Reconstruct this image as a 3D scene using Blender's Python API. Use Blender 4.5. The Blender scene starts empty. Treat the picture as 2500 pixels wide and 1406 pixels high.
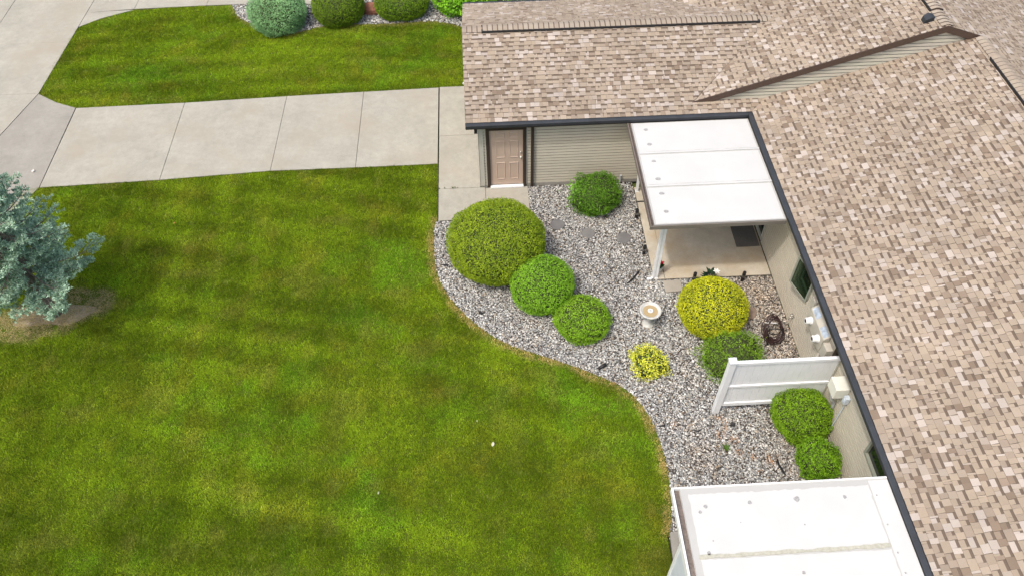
import bpy, math, random
import numpy as np
from mathutils import Vector, Matrix
random.seed(7); rng = np.random.default_rng(7)
sc = bpy.context.scene
COL = sc.collection

# ------------------------------------------------------------------ camera
PITCH, YAW, ROLL = 0.8792, 0.0401, -0.0156
f = Vector((math.sin(YAW)*math.cos(PITCH), math.cos(YAW)*math.cos(PITCH), -math.sin(PITCH)))
r0 = Vector((math.cos(YAW), -math.sin(YAW), 0)); u0 = r0.cross(f)
cr, sr = math.cos(ROLL), math.sin(ROLL)
rv = r0*cr + u0*sr; uv = u0*cr - r0*sr
cam = bpy.data.objects.new('camera', bpy.data.cameras.new('camera')); COL.objects.link(cam)
cam.matrix_world = Matrix(((rv.x, uv.x, -f.x, -0.1242), (rv.y, uv.y, -f.y, -16.8961), (rv.z, uv.z, -f.z, 15.8163), (0, 0, 0, 1)))
cam.data.sensor_width = 36; cam.data.lens = 36*1929.94/2500
cam.data.clip_start = 0.5; cam.data.clip_end = 1500
sc.camera = cam
CAMP = np.array([-0.1242, -16.8961, 15.8163])
# ------------------------------------------------------------------ light: hazy sun from the south-west
SUN = Vector((1.0, 0.81, -2.42)).normalized()
W = bpy.data.worlds.new('World'); sc.world = W; W.use_nodes = True
nt = W.node_tree; nt.nodes.clear()
sky = nt.nodes.new('ShaderNodeTexSky'); sky.sky_type = 'NISHITA'; sky.sun_disc = False
sky.sun_elevation = math.asin(-SUN.z); sky.sun_rotation = math.atan2(-SUN.x, -SUN.y)
sky.air_density = 1.4; sky.dust_density = 6.0; sky.ozone_density = 0.6
bg = nt.nodes.new('ShaderNodeBackground'); bg.inputs['Strength'].default_value = 0.15
wo = nt.nodes.new('ShaderNodeOutputWorld')
nt.links.new(sky.outputs[0], bg.inputs[0]); nt.links.new(bg.outputs[0], wo.inputs[0])
sl = bpy.data.lights.new('sun', 'SUN'); sl.energy = 1.4; sl.angle = math.radians(3); sl.color = (1.0, 0.97, 0.92)
so = bpy.data.objects.new('sun', sl); COL.objects.link(so); so.location = (-6, -6, 30)
so.rotation_euler = SUN.to_track_quat('-Z', 'Y').to_euler()
vs = sc.view_settings; vs.view_transform = 'Standard'; vs.look = 'None'; vs.gamma = 1; vs.use_curve_mapping = False
vs.exposure = 0.55

# ------------------------------------------------------------------ helpers
def tag(o, label=None, cat=None, group=None, kind=None):
    if label: o['label'] = label
    if cat: o['category'] = cat
    if group: o['group'] = group
    if kind: o['kind'] = kind
    return o

def thing(name, loc, label, cat, group=None, rz=0):
    o = bpy.data.objects.new(name, None); COL.objects.link(o)
    o.location = loc; o.rotation_euler = (0, 0, rz); o.empty_display_size = .2
    o['_l'] = list(loc); del o['_l']
    return tag(o, label, cat, group)

def link(name, me, parent=None):
    """mesh data in WORLD coordinates unless the parent is moved/copied later"""
    o = bpy.data.objects.new(name, me); COL.objects.link(o)
    if parent is not None:
        o.parent = parent
    return o

class MB:
    def __init__(s): s.v = []; s.f = []; s.c = []
    def add(s, vs, fs, col=(1, 1, 1)):
        n = len(s.v); s.v += [tuple(p) for p in vs]
        for q in fs: s.f.append([i+n for i in q]); s.c.append(col)
    def box(s, a, b, col=(1, 1, 1)):
        x0, y0, z0 = a; x1, y1, z1 = b
        s.add([(x0,y0,z0),(x1,y0,z0),(x1,y1,z0),(x0,y1,z0),(x0,y0,z1),(x1,y0,z1),(x1,y1,z1),(x0,y1,z1)],
              [(0,3,2,1),(4,5,6,7),(0,1,5,4),(1,2,6,5),(2,3,7,6),(3,0,4,7)], col)
    def prism(s, poly, z0, z1, col=(1, 1, 1)):
        n = len(poly)
        s.add([(p[0], p[1], z0) for p in poly]+[(p[0], p[1], z1) for p in poly],
              [list(range(n))[::-1], list(range(n, 2*n))]+[(i, (i+1) % n, n+(i+1) % n, n+i) for i in range(n)], col)
    def lathe(s, prof, c, n=24, col=(1, 1, 1), axis='z'):
        vs = []; fs = []
        for (r, h) in prof:
            for i in range(n):
                t = 2*math.pi*i/n; a, b = r*math.cos(t), r*math.sin(t)
                vs.append((c[0]+a, c[1]+b, c[2]+h) if axis == 'z' else (c[0]+h, c[1]+a, c[2]+b))
        m = len(prof)
        for j in range(m-1):
            for i in range(n):
                k = (i+1) % n
                q = (j*n+i, j*n+k, (j+1)*n+k, (j+1)*n+i)
                fs.append(q if axis == 'z' else q)
        fs.append(list(range(n))[::-1]); fs.append([(m-1)*n+i for i in range(n)])
        s.add(vs, fs, col)
    def tube(s, pts, rad, n=8, col=(1, 1, 1)):
        if not isinstance(rad, (list, tuple)): rad = [rad]*len(pts)
        pts = [Vector(p) for p in pts]; vs = []; fs = []
        up = Vector((0, 0, 1)) if abs((pts[1]-pts[0]).normalized().z) < .9 else Vector((1, 0, 0))
        for j, p in enumerate(pts):
            d = (pts[min(j+1, len(pts)-1)]-pts[max(j-1, 0)]).normalized()
            a = d.cross(up)
            if a.length < 1e-4: a = d.cross(Vector((0, 1, 0)))
            a.normalize(); b = a.cross(d).normalized(); up = b
            for i in range(n):
                t = 2*math.pi*i/n; vs.append(p+a*math.cos(t)*rad[j]+b*math.sin(t)*rad[j])
        for j in range(len(pts)-1):
            for i in range(n):
                k = (i+1) % n; fs.append((j*n+i, (j+1)*n+i, (j+1)*n+k, j*n+k))
        fs.append(list(range(n))); fs.append([(len(pts)-1)*n+i for i in range(n)][::-1])
        s.add(vs, fs, col)
    def mesh(s, name, mat, smooth=False, bevel=0):
        me = bpy.data.meshes.new(name); me.from_pydata(s.v, [], s.f)
        at = me.color_attributes.new('Col', 'FLOAT_COLOR', 'CORNER')
        cc = []
        for q, c in zip(s.f, s.c): cc += [c[0], c[1], c[2], 1]*len(q)
        at.data.foreach_set('color', cc)
        me.materials.append(mat)
        import bmesh
        bm = bmesh.new(); bm.from_mesh(me); bmesh.ops.recalc_face_normals(bm, faces=bm.faces)
        bm.to_mesh(me); bm.free()
        if smooth: me.polygons.foreach_set('use_smooth', [True]*len(me.polygons))
        me.update(); return me
    def build(s, name, mat, parent=None, smooth=False, bevel=0):
        o = link(name, s.mesh(name, mat, smooth), parent)
        if bevel:
            m = o.modifiers.new('bevel', 'BEVEL'); m.width = bevel; m.segments = 2; m.limit_method = 'ANGLE'
        return o

def np_mesh(name, V, F, C, mat, smooth=False):
    """V (n,3), F (m,k) constant k, C (m,3) per-face or (n,3) per-vertex colour"""
    me = bpy.data.meshes.new(name); n, (m, k) = len(V), F.shape
    me.vertices.add(n); me.vertices.foreach_set('co', V.astype(np.float32).ravel())
    me.loops.add(m*k); me.loops.foreach_set('vertex_index', F.astype(np.int32).ravel())
    me.polygons.add(m); me.polygons.foreach_set('loop_start', np.arange(0, m*k, k, dtype=np.int32))
    me.polygons.foreach_set('loop_total', np.full(m, k, dtype=np.int32))
    if smooth: me.polygons.foreach_set('use_smooth', np.ones(m, bool))
    dom = 'POINT' if len(C) == n and len(C) != m else 'CORNER'
    at = me.color_attributes.new('Col', 'FLOAT_COLOR', dom)
    c4 = np.ones((len(C), 4), np.float32); c4[:, :3] = C
    if dom == 'CORNER': c4 = np.repeat(c4, k, axis=0)
    at.data.foreach_set('color', c4.ravel())
    me.materials.append(mat); me.update(calc_edges=True); me.validate()
    return me

def vnoise(x, y, scale, seed):
    x = np.asarray(x)/scale; y = np.asarray(y)/scale
    g = np.random.default_rng(seed).random((128, 128))
    xi, yi = np.floor(x).astype(int), np.floor(y).astype(int)
    fx, fy = x-xi, y-yi; fx = fx*fx*(3-2*fx); fy = fy*fy*(3-2*fy)
    G = lambda a, b: g[a % 128, b % 128]
    return (G(xi, yi)*(1-fx)*(1-fy)+G(xi+1, yi)*fx*(1-fy)+G(xi, yi+1)*(1-fx)*fy+G(xi+1, yi+1)*fx*fy)

def in_poly(x, y, poly):
    x = np.asarray(x); y = np.asarray(y); r = np.zeros(x.shape, bool); n = len(poly)
    for i in range(n):
        x0, y0 = poly[i][:2]; x1, y1 = poly[(i+1) % n][:2]
        c = ((y0 > y) != (y1 > y)) & (x < (x1-x0)*(y-y0)/(y1-y0+1e-12)+x0); r ^= c
    return r

def dist_line(x, y, pts):
    d = np.full(np.shape(x), 1e9)
    for (x0, y0), (x1, y1) in zip(pts[:-1], pts[1:]):
        dx, dy = x1-x0, y1-y0
        t = np.clip(((x-x0)*dx+(y-y0)*dy)/(dx*dx+dy*dy), 0, 1)
        d = np.minimum(d, np.hypot(x-x0-t*dx, y-y0-t*dy))
    return d

def smooth_line(pts, n=6):
    out = []
    P = [pts[0]]+list(pts)+[pts[-1]]
    for i in range(1, len(P)-2):
        for k in range(n):
            t = k/n; a, b, c, d = P[i-1], P[i], P[i+1], P[i+2]
            out.append(tuple(.5*((2*b[j])+(-a[j]+c[j])*t+(2*a[j]-5*b[j]+4*c[j]-d[j])*t*t+(-a[j]+3*b[j]-3*c[j]+d[j])*t**3) for j in (0, 1)))
    out.append(tuple(pts[-1])); return out

# ------------------------------------------------------------------ materials
def new_mat(name):
    m = bpy.data.materials.new(name); m.use_nodes = True
    t = m.node_tree; b = t.nodes['Principled BSDF']; return m, t, b

def noise(t, scale, detail=4, rough=.6, src=None, stretch=None):
    n = t.nodes.new('ShaderNodeTexNoise'); n.inputs['Scale'].default_value = scale
    n.inputs['Detail'].default_value = detail; n.inputs['Roughness'].default_value = rough
    g = t.nodes.new('ShaderNodeNewGeometry'); v = g.outputs['Position']
    if stretch:
        mp = t.nodes.new('ShaderNodeMapping'); mp.inputs['Scale'].default_value = stretch
        t.links.new(v, mp.inputs[0]); v = mp.outputs[0]
    t.links.new(v, n.inputs['Vector']); return n.outputs['Fac']

def rng_map(t, fac, a, b, lo=.3, hi=.7):
    m = t.nodes.new('ShaderNodeMapRange'); m.inputs[1].default_value = lo; m.inputs[2].default_value = hi
    m.inputs[3].default_value = a; m.inputs[4].default_value = b; t.links.new(fac, m.inputs[0]); return m.outputs[0]

def mul(t, col, fac):
    m = t.nodes.new('ShaderNodeVectorMath'); m.operation = 'SCALE'
    t.links.new(col, m.inputs[0]); t.links.new(fac, m.inputs['Scale']); return m.outputs[0]

def mixc(t, fac, a, b):
    m = t.nodes.new('ShaderNodeMix'); m.data_type = 'RGBA'
    t.links.new(fac, m.inputs[0])
    for s, i in ((a, 6), (b, 7)):
        if isinstance(s, (tuple, list)): m.inputs[i].default_value = (*s, 1)
        else: t.links.new(s, m.inputs[i])
    return m.outputs[2]

def rgb(t, c):
    n = t.nodes.new('ShaderNodeRGB'); n.outputs[0].default_value = (*c, 1); return n.outputs[0]

def bump(t, b, h, dist=.01, strength=.5):
    n = t.nodes.new('ShaderNodeBump'); n.inputs['Distance'].default_value = dist; n.inputs['Strength'].default_value = strength
    t.links.new(h, n.inputs['Height']); t.links.new(n.outputs[0], b.inputs['Normal'])

def attr(t, name='Col', kind='GEOMETRY'):
    n = t.nodes.new('ShaderNodeAttribute'); n.attribute_name = name; n.attribute_type = kind; return n.outputs['Color']

def m_attr(name, rough=.8, speck=None, big=None, spec=.3, bmp=None, trans=0):
    m, t, b = new_mat(name); c = attr(t)
    if speck: c = mul(t, c, rng_map(t, noise(t, speck[0], 3), 1-speck[1], 1+speck[1]))
    if big: c = mul(t, c, rng_map(t, noise(t, big[0], 3), 1-big[1], 1+big[1]))
    t.links.new(c, b.inputs['Base Color']); b.inputs['Roughness'].default_value = rough
    b.inputs['Specular IOR Level'].default_value = spec
    if bmp: bump(t, b, noise(t, bmp[0], 4), bmp[1], .7)
    if trans:
        tr = t.nodes.new('ShaderNodeBsdfTranslucent'); t.links.new(c, tr.inputs[0])
        mx = t.nodes.new('ShaderNodeMixShader'); mx.inputs[0].default_value = trans
        t.links.new(b.outputs[0], mx.inputs[1]); t.links.new(tr.outputs[0], mx.inputs[2])
        t.links.new(mx.outputs[0], t.nodes['Material Output'].inputs[0])
    return m

def m_plain(name, col, rough=.6, metal=0, speck=None, big=None, spec=.4, bmp=None):
    m, t, b = new_mat(name); c = rgb(t, col)
    if speck: c = mul(t, c, rng_map(t, noise(t, speck[0], 3), 1-speck[1], 1+speck[1]))
    if big: c = mul(t, c, rng_map(t, noise(t, big[0], 4), 1-big[1], 1+big[1]))
    t.links.new(c, b.inputs['Base Color']); b.inputs['Roughness'].default_value = rough; b.inputs['Metallic'].default_value = metal
    b.inputs['Specular IOR Level'].default_value = spec
    if bmp: bump(t, b, noise(t, bmp[0], 4), bmp[1], .6)
    return m

M_shingle = m_attr('shingle_granules', .92, speck=(160, .16), big=(.55, .09), spec=.15, bmp=(220, .003))
M_siding = m_attr('vinyl_siding', .55, speck=(25, .03), big=(1.5, .05), spec=.3)
M_brown = m_plain('brown_aluminium', (.035, .024, .018), .45, speck=(40, .15))
M_fascia = m_plain('brown_fascia', (.075, .05, .038), .5, speck=(20, .15))
M_slate = m_plain('slate_gutter_cover', (.030, .034, .041), .6, big=(3, .2), speck=(60, .15))
M_black = m_plain('black_plastic', (.012, .012, .013), .5, speck=(60, .3))
M_white = m_plain('white_vinyl', (.72, .735, .755), .4, big=(2.5, .04))
M_whitem = m_plain('white_painted_metal', (.72, .73, .73), .45, big=(5, .08))
M_stone = m_attr('gravel_stone', .75, speck=(70, .15), spec=.3)
M_leaf = m_attr('leaf', .55, spec=.18, trans=.3)
M_needle = m_attr('spruce_needle', .65, spec=.15, trans=.3)
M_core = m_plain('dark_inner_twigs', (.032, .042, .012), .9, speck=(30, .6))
M_bark = m_plain('bark', (.19, .16, .135), .95, speck=(35, .5), bmp=(30, .02))
M_door = m_plain('door_paint', (.45, .345, .275), .5, big=(2, .04))
M_beigebox = m_plain('beige_enclosure', (.46, .43, .37), .55, big=(6, .1))
M_steel = m_plain('brushed_steel', (.6, .58, .55), .3, metal=.9)
M_grey = m_plain('grey_pvc', (.42, .43, .44), .5, big=(8, .1))

def concrete(name, col, stain=None):
    m, t, b = new_mat(name)
    c = rgb(t, col)
    c = mul(t, c, rng_map(t, noise(t, 90, 3, .7), .84, 1.16))
    c = mul(t, c, rng_map(t, noise(t, .9, 5, .6), .9, 1.1))
    c = mul(t, c, rng_map(t, noise(t, 7, 4, .6), .95, 1.05))
    st = rng_map(t, noise(t, .55, 6, .65), 0, 1, .48, .72)
    c = mul(t, c, rng_map(t, noise(t, 2.6, 6, .75), .93, 1.05, .35, .65))
    c = mixc(t, st, c, stain or tuple(v*.8 for v in col))
    sp = rng_map(t, noise(t, 28, 2, .5), 0, .5, .7, .78)
    c = mixc(t, sp, c, (.12, .1, .08))
    t.links.new(c, b.inputs['Base Color']); b.inputs['Roughness'].default_value = .9
    b.inputs['Specular IOR Level'].default_value = .2
    bump(t, b, noise(t, 120, 4), .003, .6); return m
M_conc = concrete('concrete_broomed', (.33, .317, .272), (.315, .285, .232))
M_conc_new = concrete('concrete_grey', (.275, .262, .232), (.255, .238, .208))
M_patio = concrete('concrete_patio', (.45, .408, .335), (.38, .295, .19))
M_paver = concrete('concrete_paver', (.33, .305, .265))
M_stepping = concrete('stepping_stone_grey', (.14, .137, .137), (.20, .195, .185))

def roofwhite(name, base, worn, edge=.5):
    m, t, b = new_mat(name)
    c = rgb(t, base)
    c = mul(t, c, rng_map(t, noise(t, 1.3, 5), .955, 1.03))
    sp = rng_map(t, noise(t, 16, 5, .75), 0, .55, .66, .76)
    c = mixc(t, sp, c, worn)
    t.links.new(c, b.inputs['Base Color']); b.inputs['Roughness'].default_value = .55
    bump(t, b, noise(t, 60, 3), .002, .4); return m
M_rwhite = roofwhite('white_roof_coating', (.50, .505, .495), (.33, .33, .32))
M_rworn = roofwhite('worn_roof_edge', (.40, .40, .385), (.08, .08, .08))
_b = M_rworn.node_tree
M_patch = m_plain('grey_sealant', (.30, .30, .30), .7, speck=(40, .3))
M_seal = m_plain('beige_sealant', (.38, .375, .31), .7, speck=(20, .15))
M_trough = m_plain('brown_trough', (.14, .115, .10), .7, speck=(25, .3), big=(1.5, .3))
M_canfascia = m_plain('taupe_fascia', (.15, .135, .115), .5, big=(4, .12))

def m_glass(name, tint):
    m, t, b = new_mat(name); b.inputs['Base Color'].default_value = (*tint, 1)
    b.inputs['Roughness'].default_value = .06; b.inputs['Specular IOR Level'].default_value = .5
    return m
M_glass = m_glass('dark_window_glass', (.012, .018, .014))
M_pane, _t, _b = new_mat('clear_pane'); _b.inputs['Base Color'].default_value = (.02, .03, .022, 1); _b.inputs['Roughness'].default_value = .05
_tr = _t.nodes.new('ShaderNodeBsdfTransparent'); _tr.inputs[0].default_value = (.50, .60, .50, 1); _mx = _t.nodes.new('ShaderNodeMixShader'); _mx.inputs[0].default_value = .72
_t.links.new(_b.outputs[0], _mx.inputs[1]); _t.links.new(_tr.outputs[0], _mx.inputs[2]); _t.links.new(_mx.outputs[0], _t.nodes['Material Output'].inputs[0])
M_room = m_plain('dark_room', (.01, .012, .01), .9)
M_soil = m_plain('dark_soil', (.07, .055, .045), .95, speck=(40, .5), big=(3, .3))
M_sash = m_plain('sash_frame', (.25, .26, .215), .5, big=(5, .05))
M_trim = m_plain('window_trim', (.42, .41, .36), .5, big=(5, .05))
M_mat = m_plain('grey_doormat', (.10, .095, .09), .95, speck=(90, .3), big=(3, .1))

# ------------------------------------------------------------------ geometry constants of the place (metres)
H = 2.505; P = 0.33; E = 0.19                # eave height, roof pitch, eave overhang of the shingle edge
WX = 7.2175                                  # main wing wall plane, garage wall plane is y = 0
XL, XW = -0.62, -0.29
RG = 2.918                                   # half span of the garage roof
X2, X1 = WX-E, 5.129                         # eave lines of the two main roof planes
R1, R2, YG = 11.60, 12.55, 0.21
YS, YN = -16.5, 13.0
def lerp(a, b, t): return a+(b-a)*t

# ------------------------------------------------------------------ ground, lawn and bed outlines
edge = smooth_line([(-1.60, -1.28), (-1.64, -1.89), (-1.56, -3.09), (-1.25, -3.95), (-.68, -4.78), (.11, -5.52), (1.08, -6.01), (1.93, -6.42),
                    (2.84, -6.99), (3.27, -7.63), (3.46, -8.38), (3.52, -9.18), (3.44, -10.1), (3.30, -10.6)])
bed_poly = edge+[(3.30, -14.5), (7.2, -14.5), (7.2, -3.82), (4.11, -3.78), (4.09, -.05), (1.07, -.02), (1.07, -1.30), (-1.55, -1.30)]
lawn_lo = [(-1.55, -1.28), (-1.55, 1.11), (-6.53, 1.12), (-9.74, .93), (-13.19, .82), (-14.24, .50), (-16.3, -1.2), (-16.3, -15.5), (3.2, -15.5), (3.25, -10.6)]+edge[::-1]
up_edge = smooth_line([(-9.28, 10.40), (-8.85, 9.55), (-8.25, 9.02), (-7.5, 8.55), (-6.99, 8.36), (-6.4, 8.5), (-5.86, 8.72), (-4.85, 8.80), (-3.22, 8.76), (-2.05, 8.83), (-1.2, 8.62), (-.3, 8.1)])
lawn_up = [(-.3, 4.87), (-.77, 4.85), (-4.01, 4.755), (-6.5, 4.69), (-9.77, 4.56), (-13.23, 4.51), (-13.95, 4.82), (-14.68, 5.34), (-14.72, 5.5), (-14.75, 7.23), (-14.62, 9.2),
           (-13.87, 9.87), (-12.99, 10.30), (-11.46, 10.38), (-9.28, 10.40)]+up_edge[1:]
up_bed = up_edge+[(-.3, 12.2), (-1.0, 12.2), (-6.4, 10.28), (-9.28, 10.44)]

g = MB(); g.add([(-300, -300, -.12), (300, -300, -.12), (300, 300, -.12), (-300, 300, -.12)], [(0, 1, 2, 3)])
M_ground = m_plain('far_ground_grass', (.07, .095, .02), .95, big=(.4, .3), speck=(8, .3))
tag(g.build('ground', M_ground), kind='structure')
# lawn soil sheets with green thatch colour
def thatch():
    m, t, b = new_mat('lawn_thatch')
    c = mixc(t, rng_map(t, noise(t, 1.1, 5, .6), 0, 1), (.06, .095, .008), (.10, .13, .014))
    c = mul(t, c, rng_map(t, noise(t, 30, 3, .7), .6, 1.3))
    t.links.new(c, b.inputs['Base Color']); b.inputs['Roughness'].default_value = 1
    b.inputs['Specular IOR Level'].default_value = .1
    bump(t, b, noise(t, 60, 3), .01, .8); return m
M_thatch = thatch()
for nm, poly in (('lawn_ground', lawn_lo), ('lawn_ground', lawn_up)):
    g = MB(); g.prism(poly, -.06, 0.0); tag(g.build(nm, M_thatch), kind='structure')
g = MB(); g.prism(bed_poly, -.08, -.012); tag(g.build('bed_soil', M_soil), kind='structure')
g = MB(); g.prism(up_bed, -.08, -.012); tag(g.build('bed_soil', M_soil), kind='structure')

# ------------------------------------------------------------------ concrete slabs (each slab is a piece of its pavement)
def shrink(poly, d=.006):
    cx = sum(p[0] for p in poly)/len(poly); cy = sum(p[1] for p in poly)/len(poly)
    return [(p[0]-d*np.sign(p[0]-cx), p[1]-d*np.sign(p[1]-cy)) for p in poly]
M_joint = m_plain('joint_grit', (.12, .11, .09), .95, speck=(30, .4))
def pavement(name, slabs, mat, top=.03, base_mat=None):
    allp = MB()
    xs = [p[0] for s in slabs for p in s]; ys = [p[1] for s in slabs for p in s]
    for s in slabs: allp.prism(s, -.10, top-.018)
    root = tag(allp.build(name, base_mat or M_joint), kind='structure')
    for s in slabs:
        m = MB(); m.prism(shrink(s), -.08, top+random.uniform(-.003, .003)); m.build('slab', mat, root, bevel=.006)
    return root
sw = [((-13.19, .80), (-13.23, 4.52), (-9.77, 4.57), (-9.74, .91)), ((-9.74, .91), (-9.77, 4.57), (-6.50, 4.70), (-6.53, 1.10)),
      ((-6.53, 1.10), (-6.50, 4.70), (-4.01, 4.77), (-4.01, 1.09)), ((-4.01, 1.09), (-4.01, 4.77), (-1.56, 4.84), (-1.56, 1.10))]
pavement('sidewalk', sw, M_conc)
pad = [((-1.53, 2.38), (-1.53, 4.86), (-.31, 4.86), (-.31, 2.38)), ((-1.53, 0.0), (-1.53, 2.38), (-.31, 2.38), (-.31, 0.0)),
       ((-1.53, -1.28), (-1.53, 0.0), (-.17, 0.0), (-.17, -1.28)), ((-.17, -1.28), (-.17, -.035), (1.06, -.035), (1.06, -1.28))]
pavement('walkway', pad, M_conc)
pavement('driveway_apron', [((-16.6, -2.6), (-14.70, 5.36), (-13.95, 4.86), (-13.25, 4.54), (-13.2, .8), (-14.6, -2.6))], M_conc_new)
dr = []
ys_ = [-2.6, 0.6, 3.12, 5.38, 8.35, 11.3, 14.5]
def dx(y): return -16.62+1.92*(y+2.6)/7.98 if y < 5.38 else -14.70+(y-5.38)*.035
for y0, y1 in zip(ys_[:-1], ys_[1:]):
    for a, b in (((-24, -24), (-20.6, -20.6)), ((-20.6, -20.6), (-17.49, -17.49)), ((-17.49, -17.49), (dx(y0), dx(y1)))):
        if a[0] < b[0]-.3: dr.append(((a[0], y0), (a[1], y1), (b[1], y1), (b[0], y0)))
pavement('driveway', dr, M_conc)
wk = [((-14.555, 9.28), (-14.525, 10.22), (-12.83, 10.30), (-13.87, 9.80)), ((-14.525, 10.22), (-14.45, 12.4), (-12.80, 12.4), (-12.83, 10.36)),
      ((-12.83, 10.36), (-12.80, 12.4), (-10.17, 12.4), (-10.20, 10.42)), ((-10.20, 10.42), (-10.17, 12.4), (-7.5, 12.4), (-7.5, 10.42)),
      ((-7.5, 10.42), (-7.5, 12.4), (-6.3, 12.4), (-6.3, 10.25)), ((-6.3, 11.0), (-6.3, 12.4), (-1.0, 12.4), (-3.0, 11.0))]
pavement('front_walk', wk, M_conc)
pa = [((4.11, -3.30), (4.11, -.92), (4.43, -.92), (4.43, -3.30)), ((4.11, -3.78), (4.11, -3.30), (4.40, -3.30), (4.40, -3.78)),
      ((4.40, -3.78), (4.43, -2.0), (WX-.03, -2.0), (WX-.03, -3.80)), ((4.43, -2.0), (4.43, -.04), (WX-.03, -.04), (WX-.03, -2.0)),
      ((4.11, -.86), (4.11, -.30), (4.43, -.30), (4.43, -.86))]
pavement('patio', pa, M_patio, top=.05)
m = MB(); m.box((6.51, -2.80, .054), (7.14, -1.82, .07)); tag(m.build('doormat', M_mat, bevel=.004), 'dark grey doormat lying on the covered patio by the glass door', 'doormat')
m = MB(); m.prism([(4.34, -4.22), (4.33, -3.83), (4.80, -3.83), (4.79, -4.20)], -.03, .045)
tag(m.build('paver', M_paver, bevel=.005), 'square beige concrete paver lying in the gravel at the patio edge', 'paver')
for (x, y, rr, nm, lab) in ((1.78, -1.63, .205, 'stepping_stone', 'round grey stepping stone nearest the large clipped bush'),
                            (2.59, -2.01, .19, 'stepping_stone', 'middle round grey stepping stone of the row of three'),
                            (3.54, -2.25, .20, 'stepping_stone', 'round grey stepping stone nearest the covered patio')):
    pr = [(0.01, -.03), (rr, -.03), (rr, .028), (rr-.012, .04), (rr-.05, .043), (0.01, .045)]
    m = MB(); m.lathe(pr, (x, y, 0), 40); tag(m.build(nm, M_stepping, smooth=False), lab, 'stepping stone', 'round stepping stones in the gravel')
M_flag = m_plain('brown_flagstone', (.20, .15, .12), .85, big=(5, .2), bmp=(12, .01))
pts = [(6.25+.27*math.cos(t)*(1+.12*math.sin(3*t)), -4.98+.24*math.sin(t)*(1+.1*math.cos(2*t+1))) for t in np.linspace(0, 2*math.pi, 15)[:-1]]
m = MB(); m.prism(pts, -.03, .045); tag(m.build('flagstone', M_flag, bevel=.012), 'brown flat flagstone in the gravel beside the golden globe bush', 'flagstone')

# ------------------------------------------------------------------ HOUSE
house = thing('house', (0, 0, 0), 'single-storey house with tan shingled roof, beige siding and dark gutters', 'house')
SC = [(.405, .355, .315), (.335, .278, .222), (.325, .268, .208), (.315, .258, .200), (.28, .228, .182), (.215, .165, .125), (.245, .193, .148), (.355, .302, .252)]
SWT = [.12, .19, .21, .19, .11, .055, .045, .08]
BAND = (.13, .10, .078); BUTT = (.08, .062, .05)  # BUTT paints the shadow line along each course's lower edge
def clip(poly, cp):
    n = len(cp); area = sum(cp[i][0]*cp[(i+1) % n][1]-cp[(i+1) % n][0]*cp[i][1] for i in range(n)); sg = 1 if area > 0 else -1
    out = poly
    for i in range(n):
        a, b = cp[i], cp[(i+1) % n]; inp = out; out = []
        if not inp: return []
        side = lambda q: sg*((b[0]-a[0])*(q[1]-a[1])-(b[1]-a[1])*(q[0]-a[0]))
        for j in range(len(inp)):
            p, q = inp[j-1], inp[j]; sp, sq = side(p), side(q)
            if (sp >= 0) != (sq >= 0):
                t = sp/(sp-sq); out.append((p[0]+(q[0]-p[0])*t, p[1]+(q[1]-p[1])*t))
            if sq >= 0: out.append(q)
    return out
CH = .1365; K = math.sqrt(1+P*P)
tabs = []      # list of (verts, faces, colours, centre)
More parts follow.
